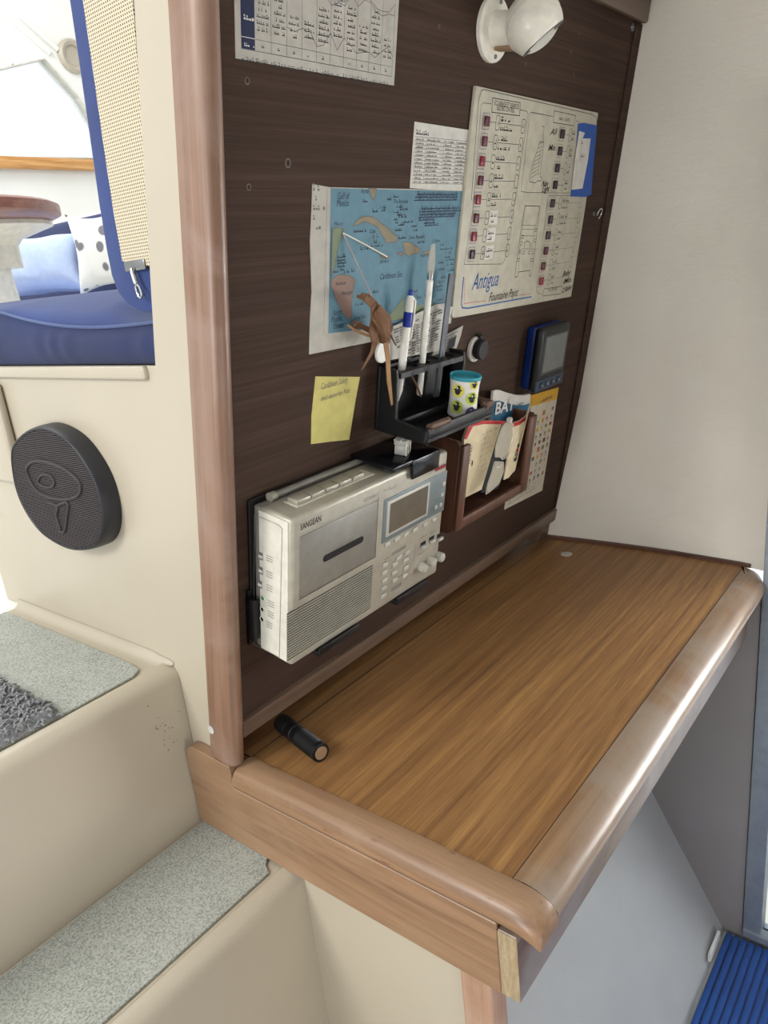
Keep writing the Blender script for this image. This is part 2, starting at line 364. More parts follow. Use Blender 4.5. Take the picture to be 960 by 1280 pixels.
# steps
def step_prof(y0, z, ybk, zb, r=.018, lip=.004):
    p = [(y0, zb)]
    for k in range(7):
        a = PI - k * PI / 12; p.append((y0 + r + r * math.cos(a), z + lip - r + r * math.sin(a)))
    return p + [(y0 + r + .004, z + lip), (y0 + r + .009, z), (ybk, z), (ybk, zb)]
b = MB(); b.prism(step_prof(.092, .047, .4845, -.30), -1.3, XW - .0005, 'cream_gelcoat', (1, 2, 0))
fil = [(XW - .0006, .047)] + [(XW - .0006 - .016 * (1 - math.sin(k * PI / 12)), .047 + .016 * (1 - math.cos(k * PI / 12))) for k in range(6, -1, -1)][0:0] + [(XW - .013, .047)] + [(XW - .013 + .0124 * math.sin(k * PI / 12), .047 + .013 * (1 - math.cos(k * PI / 12))) for k in range(1, 7)]
b.map = lambda x, y, n: (x, n, y)
for k in range(26):
    q_ = AX(random.gauss(208, 12), random.gauss(918, 14), 1, .0918); r_ = random.uniform(.0004, .0012); b.poly([(q_.x + r_ * math.cos(a * 1.05), q_.z + r_ * .7 * math.sin(a * 1.05)) for a in range(6)], .09185, 'wood_brown')
b.map = MB.map
fr_ = []
for y, k in ((.098, .25), (.108, .45), (.120, .75), (.140, 1.0), (.484, 1.0)): fr_.append([(XW - .0006 + (x - XW + .0006) * k, y, .047 + (.0042 if k < .5 else 0) + (z - .047) * k) for x, z in fil])
n_ = len(fil); b.add([p for r in fr_ for p in r], [(i * n_ + k, i * n_ + (k + 1) % n_, (i + 1) * n_ + (k + 1) % n_, (i + 1) * n_ + k) for i in range(4) for k in range(n_)] + [tuple(range(n_)), tuple(4 * n_ + k for k in range(n_))], 'cream_gelcoat')
b.struct('step_upper')
b = MB(); b.prism(step_prof(-.082, -.170, .0915, -.82), -1.3, XW - .0005, 'cream_gelcoat', (1, 2, 0)); b.struct('step_lower')
# wall below the table end, sloped lining behind the leg
b = MB(); b.box(XW - .004, XW + .006, -.30, -.081, -.82, -.178, 'cream_gelcoat', .002, 2); b.struct('wall_locker')
crs0, crs1 = AX(820, 1000, 0, HX), AX(905, 1163, 0, HX); FZ = crs1.z; FY = crs1.y
sl = (crs1.y - crs0.y) / (crs1.z - crs0.z)
ysl = lambda z: crs1.y + (z - FZ) * sl
b = MB(); b.prism([(ysl(-.09), -.09), (ysl(FZ), FZ), (ysl(FZ) + .03, FZ), (ysl(-.09) + .03, -.09)], .004, HX, 'white_lining', (1, 2, 0)); b.struct('wall_lining', smooth=0)
b = MB(); b.box(-1.3, 1.0, -2.0, .1, FZ - .04, FZ - .004, 'white_gelcoat'); b.struct('floor')
# hull side above the table (slightly bellied) and below it
def hx(y, z):
    base = .812 + .030 * min(1, max(0, (z + .06) / .30)) - .008 * max(0, (z - .3))
    y_ = -y
    k = .010 * math.sin(min(1, y_ / .2) * PI / 2) - .05 * max(0, (y_ - .22)) - .15 * max(0, y_ - .345)
    return base + k * max(.2, 1 - max(0, z) * 1.2)
b = MB()
def hullf(u, v):
    z = -.062 + v * .96; yb = -z * .2027 + .004
    y = .03 - u * .435 if z < -.058 else (yb + .01) - u * (.425 + yb + .01)
    return Vector((hx(y, z), y, z))
b.grid(hullf, 20, 24, 'hull_vinyl', True)
b.grid(lambda u, v: hullf(u, v) + Vector((.02, 0, 0)), 20, 24, 'hull_vinyl')
b.struct('wall_right')
b = MB(); ys_ = [.02 - .02 * k for k in range(20)]
b.prism([(hx(y, -.058) - .007, y) for y in ys_] + [(hx(y, -.058) + .012, y) for y in reversed(ys_)], -.0598, -.0545, 'rack_wood', (0, 1, 2)); b.struct('trim_6')
# lower hull side with its window opening
WY0, WZ0, WZ1 = AX(930, 1165, 0, HX).y, FZ + .012, -.075
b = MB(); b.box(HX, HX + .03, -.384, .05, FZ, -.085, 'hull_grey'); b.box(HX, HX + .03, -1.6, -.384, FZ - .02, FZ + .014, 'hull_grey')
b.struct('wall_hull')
wy = -.386; wend = -1.25
b = MB(); fw = .033; WT = .62
b.box(HX - .006, HX + .03, wy - fw, wy, FZ + .014, WT, 'alu_frame', .003, 2); b.box(HX - .006, HX + .03, wend, wend + fw, FZ + .014, WT, 'alu_frame', .003, 2)
b.box(HX - .010, HX + .03, wend, wy, FZ + .014, FZ + .034, 'alu_frame', .004, 3); b.box(HX - .006, HX + .03, wend, wy, WT - fw, WT, 'alu_frame', .003, 2)
b.box(HX - .004, HX + .028, wend, wy, -.105, -.035, 'alu_frame', .003, 2); wo = b.struct('window_1')
b = MB(); b.box(HX + .010, HX + .014, wend + fw, wy - fw, FZ + .034, WT - fw, 'glass'); o = b.build('pane', wo); 
# overhead above the nav corner
b = MB(); b.box(-.55, 1.3, -1.78, -.13, .862, .89, 'white_gelcoat'); b.struct('ceiling')
b = MB(); b.box(-1.45, 1.3, -1.80, -1.75, FZ - .04, .89, 'trim_wood'); b.struct('wall_forward')
b = MB(); b.box(-1.45, -1.40, -1.75, .05, FZ - .04, .20, 'trim_wood'); b.struct('wall_side')
# saloon beyond
YF = 2.4
SX0, SX1 = -.6, 2.6
hole = [AX(*q, 1, YF) for q in ((-60, 100), (54, 73), (97, 122), (120, 160), (150, 199), (-60, 197))]
hole = [(p.x, p.z) for p in hole]
def ringwall(outer, inner, y0, y1, m):
    bm = bmesh.new()
    def loop(pts):
        vs = [bm.verts.new((x, y0, z)) for x, z in pts]; return [bm.edges.new((vs[i], vs[(i + 1) % len(vs)])) for i in range(len(vs))]
    es = loop(outer) + loop(inner); bmesh.ops.triangle_fill(bm, use_beauty=True, edges=es)
    r = bmesh.ops.extrude_face_region(bm, geom=bm.faces[:]); 
    for g in r['geom']:
        if isinstance(g, bmesh.types.BMVert): g.co.y = y1
    bmesh.ops.recalc_face_normals(bm, faces=bm.faces[:]); return bm
b = MB(); b.bmadd(ringwall([(SX0, .0), (SX1, .0), (SX1, 2.0), (SX0, 2.0)], hole, YF, YF + .05, 'white_gelcoat'), 'white_gelcoat')
for p0, p1 in (((0, 12), (62, 66)), ((25, 20), (72, 62)), ((-20, 50), (14, 80))):
    a, c_ = AX(*p0, 1, YF - .004), AX(*p1, 1, YF - .004); b.tube([a, c_], .011, 'white_gelcoat', 8)
b.struct('wall_saloon')
b = MB(); b.line = b.line
cen = (sum(p[0] for p in hole) / 6, sum(p[1] for p in hole) / 6)
inn = [(cen[0] + (x - cen[0]) * .982, cen[1] + (z - cen[1]) * .975) for x, z in hole]
b.bmadd(ringwall(hole, inn, YF - .012, YF + .03, 'alu_frame'), 'silver_side'); wo = b.struct('window_2', smooth=0)
b = MB(); b.prism(inn, YF + .01, YF + .014, 'glass', (0, 2, 1)); b.build('pane', wo, smooth=0)
b = MB(); zt, zb = AX(50, 197, 1, YF - .03).z, AX(50, 212, 1, YF - .03).z
b.box(SX0, 2.0, YF - .045, YF - .013, zb, zt, 'bright_wood', .008, 3); b.struct('trim_3')
b = MB(); b.box(-2.2, SX1, .485, YF, -.03, .045, 'white_gelcoat'); b.struct('floor_saloon', smooth=0)
b = MB(); b.box(-2.4, SX1, -.12, YF + .05, 2.0, 2.04, 'white_gelcoat'); b.struct('ceiling_saloon', smooth=0)
XB = 1.08
k0, k1 = AX(10, 290, 0, XB), AX(120, 264, 0, XB); zl = (k0.z + k1.z) / 2
b = MB(); b.box(XB, XB + .05, .9, YF - .002, .045, zl, 'white_gelcoat', .008, 2); b.struct('wall_saloon_seat')

# bulkhead trims: post, lower trim, top trim, corner strip
b = MB(); prof = [(.004, -.03), (.0, .004)]
pf = [(.0015, -.027), (.0015, .004), (-.0005, .0085), (-.004, .0115), (-.0085, .0125), (-.0135, .0110), (-.0178, .0070), (-.0203, .0010), (-.0208, -.006), (-.0205, -.027)]
b.prism([(x, y) for x, y in pf], -.052, .86, 'panel_post_wood', (0, 2, 1))
s_, t_ = AX(265, 912, 0, -.0208).x, 0
q = W2P(AX(264, 912, 0, -.0209)); b.lathe([(.0052, 0), (.0052, .0008), (0, .0009)], 'grommet', (-.0209, q.y, q.z), (-1, 0, 0), 16)
b.struct('trim_1', (0, 0, 0), 'P', 40)
b = MB(); b.box(.0016, .822, -.0235, .0, -.016, .007, 'trim_wood', .0015, 2); b.box(.775, .812, -.062, -.0236, -.03, -.001, 'trim_wood', .001, 1)
b.struct('trim_2', (0, 0, 0), 'P')
tt = P2(794, 22, .012)[1] + .012
b = MB(); b.box(.0016, .838, tt - .012, tt + .02, .0002, .012, 'trim_wood', .003, 2); b.box(.0016, .838, tt + .021, tt + .045, .0002, .02, 'trim_wood', .002, 2); b.struct('trim_5', (0, 0, 0), 'P')
b = MB(); b.box(.817, .8435, 0, tt - .0125, .0001, .0035, 'panel_wood', .001, 1); b.struct('trim_7', (0, 0, 0), 'P')
b = MB(); b.box(.001, .80, .098, .11, -.16, -.02, 'recess_shade'); b.struct('wall_recess', smooth=0)  # near-black back, the shade inside the gap put into its colour

# ================================================================== CHART TABLE
ZT = -.06
tb = thing('chart_table', 'fixed wooden chart table with a rounded front edge beneath the bulkhead', 'table', (0, -.2, -.165))
b = MB(); b.box(.0125, .832, -.3495, .095, ZT - .018, ZT, 'table_wood')
y0 = AX(330, 935, 2, ZT).y; b.box(.0125, .80, y0 - .0006, y0 + .0006, ZT - .001, ZT + .0002, 'seam_dark')
b.box(.0125, .80, -.3499, -.3488, ZT - .001, ZT + .0002, 'seam_dark'); b.box(.0122, .0130, -.3499, .05, ZT - .001, ZT + .0004, 'seam_dark'); b.build('tabletop', tb)
# bull-nosed front edge, swept along X
def nose(yb, yf, zt, drop):
    p = [(yb, zt - .016), (yb, zt)]
    p += [(yb - .012, zt + .0005), (yb - .022, zt - .001), (yf + .012, zt - .005), (yf + .005, zt - .0095), (yf + .001, zt - .015), (yf, zt - .020), (yf + .002, zt - .0245), (yf + .008, zt - .027), (yb - .018, zt - .027), (yb - .018, zt - .016)]
    return p
b = MB(); pr = nose(-.3502, -.3945, ZT + .001, 0)
vs = []; fs = []; N_ = 24
for i in range(N_ + 1):
    x = .0130 + (.806 - .0130) * i / N_
    k = max(0, (x - .755) / .051); sh = .016 * k * k
    vs += [(x, y + (sh if y < -.36 else 0), z) for y, z in pr]
n_ = len(pr)
for i in range(N_):
    for k in range(n_): fs.append((i * n_ + k, i * n_ + (k + 1) % n_, (i + 1) * n_ + (k + 1) % n_, (i + 1) * n_ + k))
fs += [tuple(range(n_))[::-1], tuple(N_ * n_ + k for k in range(n_))]
b.add(vs, fs, 'nosing_wood'); b.build('front_edge', tb, smooth=40)
# side moulding along Y with the same rounded front end
b = MB(); ms = [(.0120, ZT - .014), (.0120, ZT + .002), (.004, ZT + .0035), (-.008, ZT + .002), (-.016, ZT - .002), (-.0205, ZT - .008), (-.0222, ZT - .015), (-.0212, ZT - .0195), (-.0192, ZT - .021), (-.006, ZT - .021)]
ys = [.004, -.30, -.358, -.371, -.381, -.388, -.3925, -.3947]; dz = [0, 0, 0, -.001, -.004, -.008, -.0125, -.020]
vs = []; fs = []; n_ = len(ms)
for i, (y, d) in enumerate(zip(ys, dz)):
    zb_ = ZT - .027 * min(1, max(0, (-y - .34) / .06)) - .0215 * (1 - min(1, max(0, (-y - .34) / .06)))
    vs += [(x, y, max(z + d, zb_) if i < 7 else max(min(z + d, ZT - .018), zb_)) for x, z in ms]
for i in range(len(ys) - 1):
    for k in range(n_): fs.append((i * n_ + k, i * n_ + (k + 1) % n_, (i + 1) * n_ + (k + 1) % n_, (i + 1) * n_ + k))
fs += [tuple(range(n_))[::-1], tuple((len(ys) - 1) * n_ + k for k in range(n_))]
b.add(vs, fs, 'moulding_wood'); b.prism([(y, z + .0005) for y, z in pr], .0122, .0129, 'seam_dark', (1, 2, 0)); b.build('side_moulding', tb, smooth=50)
b = MB(); ap = [(.0905, -.166), (.0905, -.068), (.088, -.058), (.082, -.052), (.074, -.050), (.006, -.0525), (.005, -.0822), (-.3505, -.0822), (-.3505, -.1660)]
b.prism(ap, -.0208, XW - .0005, 'apron_wood', (1, 2, 0), .001, 1); b.build('end_panel', tb)
b = MB(); b.box(-.0206, .760, -.3706, -.3512, -.1640, ZT - .0275, 'rail_wood', .0008, 1)
b.box(-.0209, -.0200, -.3704, -.3514, -.1637, ZT - .029, 'end_grain'); b.build('front_rail', tb)
b = MB(); lg = AX(572, 1214, 0, -.014)
b.box(-.016, .012, -.336, -.300, FZ, -.1662, 'post_wood', .004, 3); tl = b.build('leg', tb)

# ================================================================== STEPS' MATS AND RUG
def matslab(poly, z, th, m, name, label, cat, group='step mats'):
    b = MB(); b.prism(poly, z, z + th, m, (0, 1, 2), .0008, 1)
    cx = sum(p[0] for p in poly) / len(poly); cy = sum(p[1] for p in poly) / len(poly); return b.thing(name, label, cat, (cx, cy, z), 'W', group)
matslab([(-.034, .130), (-.030, .150), (-.030, .478), (-1.2, .478), (-1.2, .122), (-.048, .122)], .0475, .003, 'step_grit', 'step_mat', 'grey speckled non-slip mat on the upper step below the round speaker', 'mat')
matslab([(-.028, -.040), (-.034, -.052), (-1.2, -.052), (-1.2, .086), (-.014, .086), (-.014, -.03)], -.1695, .003, 'step_grit', 'step_mat', 'grey speckled non-slip mat on the lower step against the table end', 'mat')
c0 = AX(75, 885, 2, .06); c1 = AX(0, 845, 2, .06); c2 = AX(0, 925, 2, .06)
b = MB(); ex = c0.x; ey0 = c2.y - .002; 
e1 = (c1 - c0); e2 = (c2 - c0)
def rugp(u, v):
    p = c0 + Vector((-.5, 0, 0)) * u + Vector((0, .15, 0)) * 0
    # corner c0, one side runs along the wall-ward edge c0->c1, the other along c0->c2
    q = c0 + e1.normalized() * (.26 * v) + e2.normalized() * (.40 * u)
    edge = min(u, v, 1 - u, 1 - v)
    return Vector((q.x + random.uniform(-1, 1) * .0010, q.y + random.uniform(-1, 1) * .0010, .0515 + (.0045 + random.random() * .0075) * min(1, edge * 40)))
b.grid(rugp, 100, 80, 'grey_shag'); 
for k in range(4200):
    u, v = random.random() * .55, random.random(); q = rugp(u, v); a = random.random() * 2 * PI
    b.strip([q, q + Vector((math.cos(a) * .0025, math.sin(a) * .0025, .0028)), q + Vector((math.cos(a) * .0065, math.sin(a) * .0065, .001))], [.0018, .0024, .001], 'grey_shag', (math.sin(a), -math.cos(a), 0), .002)
b.thing('bath_rug', 'fluffy grey rug lying on the upper step mat', 'rug', (c0.x, c0.y, .0505))
# blue ribbed carpet
b = MB(); rb = .0135; yy = FY - .006; vs = []; n = 0
prof = []
while yy > -1.25:
    prof += [(yy, .004), (yy - rb * .12, .0105), (yy - rb * .3, .0125), (yy - rb * .68, .0125), (yy - rb * .86, .0105), (yy - rb * .98, .004)]; yy -= rb
poly = [(p[0], FZ + p[1]) for p in prof]; poly += [(poly[-1][0], FZ), (FY - .006, FZ)]
b.prism(poly, .15, HX - .012, 'blue_carpet', (1, 2, 0)); b.thing('carpet_runner', 'blue ribbed carpet on the cabin floor', 'carpet', (.4, -.8, FZ), smooth=60)
b = MB(); q0 = AX(884, 1212, 2, FZ + .012)
b.box(-.032, .032, -.003, .003, 0, .018, 'white_paint', .001, 1, Matrix.Translation((q0.x + .05, FY + .001, FZ + .012)) @ Matrix.Rotation(.0, 4, 'Z')); b.thing('floor_batten', 'small white strip tucked between the blue carpet and the sloped wall', 'strip', (q0.x, FY, FZ + .012))

# ================================================================== SPEAKER
def ell(px, py): q = AX(px, py, 0, XW); return q
sc = AX(93, 608, 0, XW); 
pts = [AX(*q, 0, XW) for q in ((40, 531), (77, 530), (110, 552), (134, 592), (146, 640), (143, 672), (128, 689))]
sp_ = thing('wall_speaker', 'oval dark brown loudspeaker with a ribbed face on the cream wall', 'speaker', (XW, .25, .255))
XF = XW - .023
fc = [AX(*q, 0, XF) for q in ((12, 566), (22, 546), (40, 535), (60, 536), (85, 551), (107, 579), (122, 610), (130, 645), (128, 672), (116, 686), (92, 689), (70, 681), (48, 665), (30, 640), (17, 608))]
def sm(pts, k=5):        # closed Catmull-Rom
    r = []; n = len(pts)
    for i in range(n):
        p0, p1, p2, p3 = (Vector((pts[(i + j) % n].y, pts[(i + j) % n].z)) for j in (-1, 0, 1, 2))
        for a in range(k):
            t_ = a / k; r.append(.5 * ((2 * p1) + (p2 - p0) * t_ + (2 * p0 - 5 * p1 + 4 * p2 - p3) * t_ * t_ + (3 * p1 - p0 - 3 * p2 + p3) * t_ ** 3))
    return r
ol = sm(fc); cy = sum(p.x for p in ol) / len(ol); cz = sum(p.y for p in ol) / len(ol)
b = MB(); rings = [(XW - .0006, 1.01), (XW - .012, 1.01), (XF + .004, 1.0), (XF + .001, .985), (XF, .965), (XF + .0015, .95)]
vs = []; fs = []; n = len(ol)
for x, k in rings: vs += [(x, cy + (p.x - cy) * k, cz + (p.y - cz) * k) for p in ol]
for i in range(len(rings) - 1):
    for k in range(n): fs.append((i * n + k, i * n + (k + 1) % n, (i + 1) * n + (k + 1) % n, (i + 1) * n + k))
fs.append(tuple(range(n))); b.add(vs, fs, 'speaker_rim'); b.build('housing', sp_)
b = MB(); vs = []; fs = []; RR = 26
spk_in = [Vector((cy + (p.x - cy) * .95, cz + (p.y - cz) * .95)) for p in ol]
# ribbed face: thin horizontal bars clipped to the outline
zs = [p.y for p in spk_in]; z0, z1 = min(zs), max(zs); NB = 62
vs = [(XF + .0025, p.x, p.y) for p in spk_in]; b.add(vs, [tuple(range(n))], 'speaker_face')
for i in range(NB):
    z = z0 + (z1 - z0) * (i + .5) / NB; xs = []
    for k in range(n):
        a_, c_ = spk_in[k], spk_in[(k + 1) % n]
        if (a_.y - z) * (c_.y - z) < 0: xs.append(a_.x + (c_.x - a_.x) * (z - a_.y) / (c_.y - a_.y))
    if len(xs) >= 2:
        h = (z1 - z0) / NB * .30; b.box(XF + .0008, XF + .003, min(xs), max(xs), z - h, z + h, 'speaker_face')
b.build('grille', sp_, smooth=0)
b = MB()
def loopx(pl, r, close=True):
    q = [AX(*p, 0, XF + .0005) for p in pl]; k = len(q); r_ = []
    for i in range(k if close else k - 1):
        g_ = lambda j: q[j % k] if close else q[max(0, min(k - 1, j))]
        p0, p1, p2, p3 = g_(i - 1), g_(i), g_(i + 1), g_(i + 2)
        for a in range(5):
            t_ = a / 5; r_.append(.5 * ((2 * p1) + (p2 - p0) * t_ + (2 * p0 - 5 * p1 + 4 * p2 - p3) * t_ * t_ + (3 * p1 - p0 - 3 * p2 + p3) * t_ ** 3))
    r_.append(q[0] if close else q[-1]); b.tube(r_, r, 'speaker_face', 8)
loopx([(34, 590), (38, 579), (52, 576), (75, 583), (94, 596), (101, 608), (98, 619), (84, 624), (64, 622), (45, 612)], .0022)
loopx([(48, 603), (52, 594), (62, 594), (68, 602), (66, 608), (58, 609)], .0018)
loopx([(60, 627), (72, 633), (71, 645), (76, 662)], .002, False); loopx([(72, 632), (85, 628), (84, 645), (81, 664), (75, 664)], .002, False)
b.build('emblem', sp_)

# ================================================================== SETTEE
b = MB(); st = thing('seat_cushion', 'navy blue settee seat cushion on the cream ledge', 'cushion', (.3, .28, .412))
hp = lambda y: .4510 + .0235 * (min(.23, max(0, y - .10)) / .22) ** 2 + .003 * (max(0, .10 - y) / .10) ** 2
def capz(x, y):
    h = min(.5, hp(y)); k = min(1, x / .16); q_ = min(1, max(0, (y - .045) / .09)); top = .4615 + .0285 * q_ * q_ * (3 - 2 * q_); h = min(h, top); rim = math.sqrt(max(0, 1 - (1 - min(1, max(0, y - .004) / .03)) ** 2))
    return h + (top - h) * math.sqrt(max(0, 1 - (1 - k) ** 2)) * rim
ny = 40
ylo = lambda z: .1015 - .2035 * z
def endf(u, v):
    y = .024 + .53 * u; z = .4125 + (hp(y) - .4125) * v; y = ylo(z) + (.554 - ylo(z)) * u; bul = .008 * math.sin(v * PI)
    return Vector((.006 - bul + .0012 * math.sin(u * 61 + 3 * math.sin(u * 17)) * math.sin(v * PI) * .5, y, z))
b.grid(endf, 120, 10, 'navy_dark', True)  # same cloth as the top, its shade put into a darker navy
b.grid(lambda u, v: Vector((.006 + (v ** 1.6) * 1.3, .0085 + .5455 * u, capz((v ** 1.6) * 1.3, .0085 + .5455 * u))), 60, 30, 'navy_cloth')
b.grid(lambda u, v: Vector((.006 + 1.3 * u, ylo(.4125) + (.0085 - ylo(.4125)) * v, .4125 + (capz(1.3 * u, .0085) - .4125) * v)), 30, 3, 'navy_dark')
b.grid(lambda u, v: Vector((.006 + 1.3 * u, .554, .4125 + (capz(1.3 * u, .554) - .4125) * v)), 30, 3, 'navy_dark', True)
b.build('cover', st, smooth=60)
b = MB(); b.tube([(.0045, .005 + .549 * k / 40, hp(.005 + .549 * k / 40) + .001) for k in range(41)], .0018, 'piping_cloth', 8); b.build('piping', st)
# backrest cushion, seen end-on
bk = thing('backrest_cushion', 'navy backrest cushion with a beige mesh end panel and zip', 'cushion', (.02, .03, .47))
fr = lambda px, py: AX(px, py, 0, .004)
out = [fr(*q) for q in ((60, -120), (85, 0), (97, 80), (110, 170), (122, 255), (131, 310), (138, 345), (147, 368), (160, 384), (176, 391), (192, 391))]
oy = [(p.y, p.z) for p in out]; bky = lambda z: W2P((0, 0, z)) 
inn_ = [(.012 + 0 * z, z) for y, z in oy]
back = lambda z: (math.tan(A) * -1 * 0) 
def bk_y(z): return (-.104 + z * .19937) / -.97992 if False else -(z * .2035) + .1035 - .0
pol = oy + [(bk_y(oy[-1][1]), oy[-1][1]), (bk_y(oy[0][1]), oy[0][1])]
b = MB(); b.prism(pol, .004, 1.25, 'navy_cloth', (1, 2, 0), .004, 2); b.build('cover', bk, smooth=50)
b = MB(); me_ = [fr(*q) for q in ((100, -60), (107, 0), (120, 90), (134, 190), (146, 270), (156, 326), (200, 332), (200, -60))]
me_ = [(p.y, p.z) for p in me_]; me_[-2] = (bk_y(me_[-2][1]) - .001, me_[-2][1]); me_[-1] = (bk_y(me_[-1][1]) - .001, me_[-1][1])
b.prism(me_, .0010, .0042, 'mesh_cloth', (1, 2, 0)); b.build('mesh_panel', bk, smooth=0)
b = MB(); z0_ = fr(160, 332); z1_ = fr(184, 336); b.box(-.001, .004, z1_.y - .004, z0_.y, z0_.z - .006, z0_.z + .004, 'steel', .0015, 2)
p0 = fr(173, 340); p1 = fr(183, 368)
b.tube([(-.002, p0.y, p0.z + .004), (-.0025, p0.y, p0.z), (-.003, (p0.y + p1.y) / 2, (p0.z + p1.z) / 2)], .0025, 'chrome', 8)
d_ = (Vector((0, p1.y, p1.z)) - Vector((0, p0.y, p0.z))).normalized(); c_ = Vector((-.003, p1.y, p1.z)) - d_ * .004; u_ = Vector((0, -d_.z, d_.y))
ringp = [c_ + (d_ * math.cos(a) * 1.9 + u_ * math.sin(a)) * .0034 for a in [2 * PI * k / 16 for k in range(17)]]
b.tube(ringp, .0013, 'chrome', 8); b.build('zip_pull', bk)
# saloon table
tx = AX(0, 300, 1, 1.3).x - .05
TZ0 = AX(30, 264, 1, 1.0).z; er = AX(50, 256, 1, 1.3).x
tbx = er - .33
stb = thing('pedestal_table', 'round-ended saloon table on a thick white pedestal', 'table', (tbx, 1.3, .045))
b = MB(); b.lathe([(0, TZ0), (.315, TZ0), (.33, TZ0 + .006), (.33, TZ0 + .026), (.318, TZ0 + .032), (0, TZ0 + .032)], 'mahogany', (tbx, 1.3, 0), (0, 0, 1), 48); b.build('tabletop', stb)
pxr = AX(26, 370, 1, 1.3).x; pr_ = .085; pcx = pxr - pr_
b = MB(); b.lathe([(pr_ * 1.05, .046), (pr_ * .93, .40), (pr_ * .80, TZ0 - .09), (pr_ * .78, TZ0 - .085)], 'white_paint', (pcx, 1.3, 0)); b.build('pedestal', stb)
b = MB(); b.lathe([(pr_ * .95, TZ0 - .10), (pr_ * .95, TZ0 - .05), (pr_ * 1.1, TZ0 - .035), (.15, TZ0 - .016), (.17, TZ0 - .010), (.17, TZ0 - .0005)], 'white_plastic', (pcx + .02, 1.3, 0)); b.build('support_plate', stb)
# far bench: seat, backrest, pillows
b = MB(); zs_ = AX(60, 377, 1, 1.6).z
b.box(.68, XB - .005, 1.46, YF - .06, .055, zs_ - .07, 'white_gelcoat', .01, 2); b.struct('wall_bench_base')
b = MB(); b.box(.68, XB - .006, 1.46, YF - .065, zs_ - .0695, zs_, 'pale_blue_cloth', .02, 3); b.thing('seat_cushion', 'pale blue bench cushion at the far side of the saloon', 'cushion', (.8, 1.9, zs_ - .07))
b = MB(); b.box(XB - .07, XB - .0005, 1.2, YF - .07, zs_ + .002, zl - .018, 'navy_dark', .02, 3); b.thing('backrest_cushion', 'dark navy bench backrest behind the saloon pillows', 'cushion', (XB - .04, 1.8, zs_))
def pillow(c, ex_, ey_, w_, h_, d_, m, name, label):
    ex_ = Vector(ex_).normalized(); ey_ = Vector(ey_).normalized(); nz = ex_.cross(ey_).normalized(); c = Vector(c); b = MB()
    def f(sg):
        def g(u, v):
            a, q = u * 2 - 1, v * 2 - 1; pin = 1 - .24 * (1 - abs(a) ** 2) * abs(q) ** 3; pin2 = 1 - .24 * (1 - abs(q) ** 2) * abs(a) ** 3
            h = max(0, (1 - a ** 4)) ** .5 * max(0, (1 - q ** 4)) ** .5
            return c + ex_ * a * w_ / 2 * pin2 + ey_ * q * h_ / 2 * pin + nz * sg * (d_ / 2 * h + .004 * math.sin(a * 9 + q * 5) * h)
        return g
    b.grid(f(1), 22, 22, m); b.grid(f(-1), 22, 22, m, True); return b.thing(name, label, 'pillow', c - ey_ * h_ / 2, 'W', 'pillows on the saloon bench', smooth=60)
pc = AX(48, 333, 1, 1.66)
pillow(pc, ROW[0] + Vector((0, 0, .10)), Vector((0.45, .2, 1)), .33, .19, .12, 'pale_blue_cloth', 'throw_pillow', 'pale blue pillow leaning on the navy bench backrest')
pc = AX(131, 314, 1, 1.46)
pillow(pc, ROW[0] + Vector((0, 0, .15)), Vector((0.10, .1, 1)), .20, .24, .09, 'patterned_cloth', 'throw_pillow', 'white pillow with grey pattern beside the pale blue pillow')
q = AX(92, 70, 1, YF - .012); b = MB(); b.lathe([(.062, 0), (.062, .012), (.052, .02), (.040, .014), (.038, .006), (0, .006)], 'cream_gelcoat', q + Vector((0, .011, 0)), (0, -1, 0)); b.thing('dome_light', 'round cream fitting on the white wall above the saloon window', 'light', q)

# ================================================================== LAMP
L0 = v3(P2(614, 37), 0)
def proj(P):
    q = Vector(P) - CAM; z = q.dot(ROW[2]); return (480 + F * q.dot(ROW[0]) / z, 640 + F * q.dot(ROW[1]) / z)
lamp = thing('wall_lamp', 'white ball-shaped reading lamp on a round base at the top of the bulkhead', 'lamp', L0, 'P')
rb_ = .033
b = MB(); b.lathe([(rb_, 0.0005), (rb_, .005), (rb_ - .003, .0075), (.02, .0080)], 'lamp_white', L0, (0, 0, 1))
for a in (PI / 2, -PI / 2): b.lathe([(.0026, .0078), (.0020, .0095), (0, .0098)], 'steel', L0 + Vector((.002, math.sin(a) * .0265, 0)), (0, 0, 1), 10)
b.build('base', lamp)
b = MB(); b.lathe([(.0195, .0078), (.0185, .012), (.0178, .034), (.0185, .046), (.012, .05)], 'lamp_white', L0, (0, 0, 1)); b.build('neck', lamp)
b = MB(); b.box(-.007, .007, -.0215, -.017, .010, .034, 'cork', .001, 1, Matrix.Translation(L0)); b.build('wedge', lamp)
# head: a ball whose opening looks down and to the right
best = None
for k in range(20, 120):
    n_ = k / 1000; g = proj(Pm(L0.x, L0.y + .002, n_))
    if best is None or abs(g[0] - 667) < best[0]: best = (abs(g[0] - 667), n_)
HC = L0 + Vector((0, .003, best[1])); RB = .0315
ad = Vector((.34, -.74, .58)).normalized()
b = MB(); pr = [(.0002, -RB)] + [(RB * math.sin(a), -RB * math.cos(a)) for a in [PI * k / 24 for k in range(1, 16)]]
h0 = pr[-1][1]; pr += [(RB * .985, h0 + .002), (RB * .93, .0185), (RB * .80, .0215), (RB * .76, .0205), (RB * .70, .006), (.001, .004)]
pr = [(.0002, -RB)] + [(RB * math.sin(a), -RB * math.cos(a)) for a in [PI * k / 28 for k in range(1, 20)]]
re = pr[-1]; pr += [(re[0] - .002, re[1] + .0008), (re[0] - .004, re[1] - .003), (.012, re[1] - .010), (.0005, re[1] - .012)]
b.lathe(pr, 'lamp_white', HC, ad, 40); hd = b.build('shade', lamp, smooth=50)
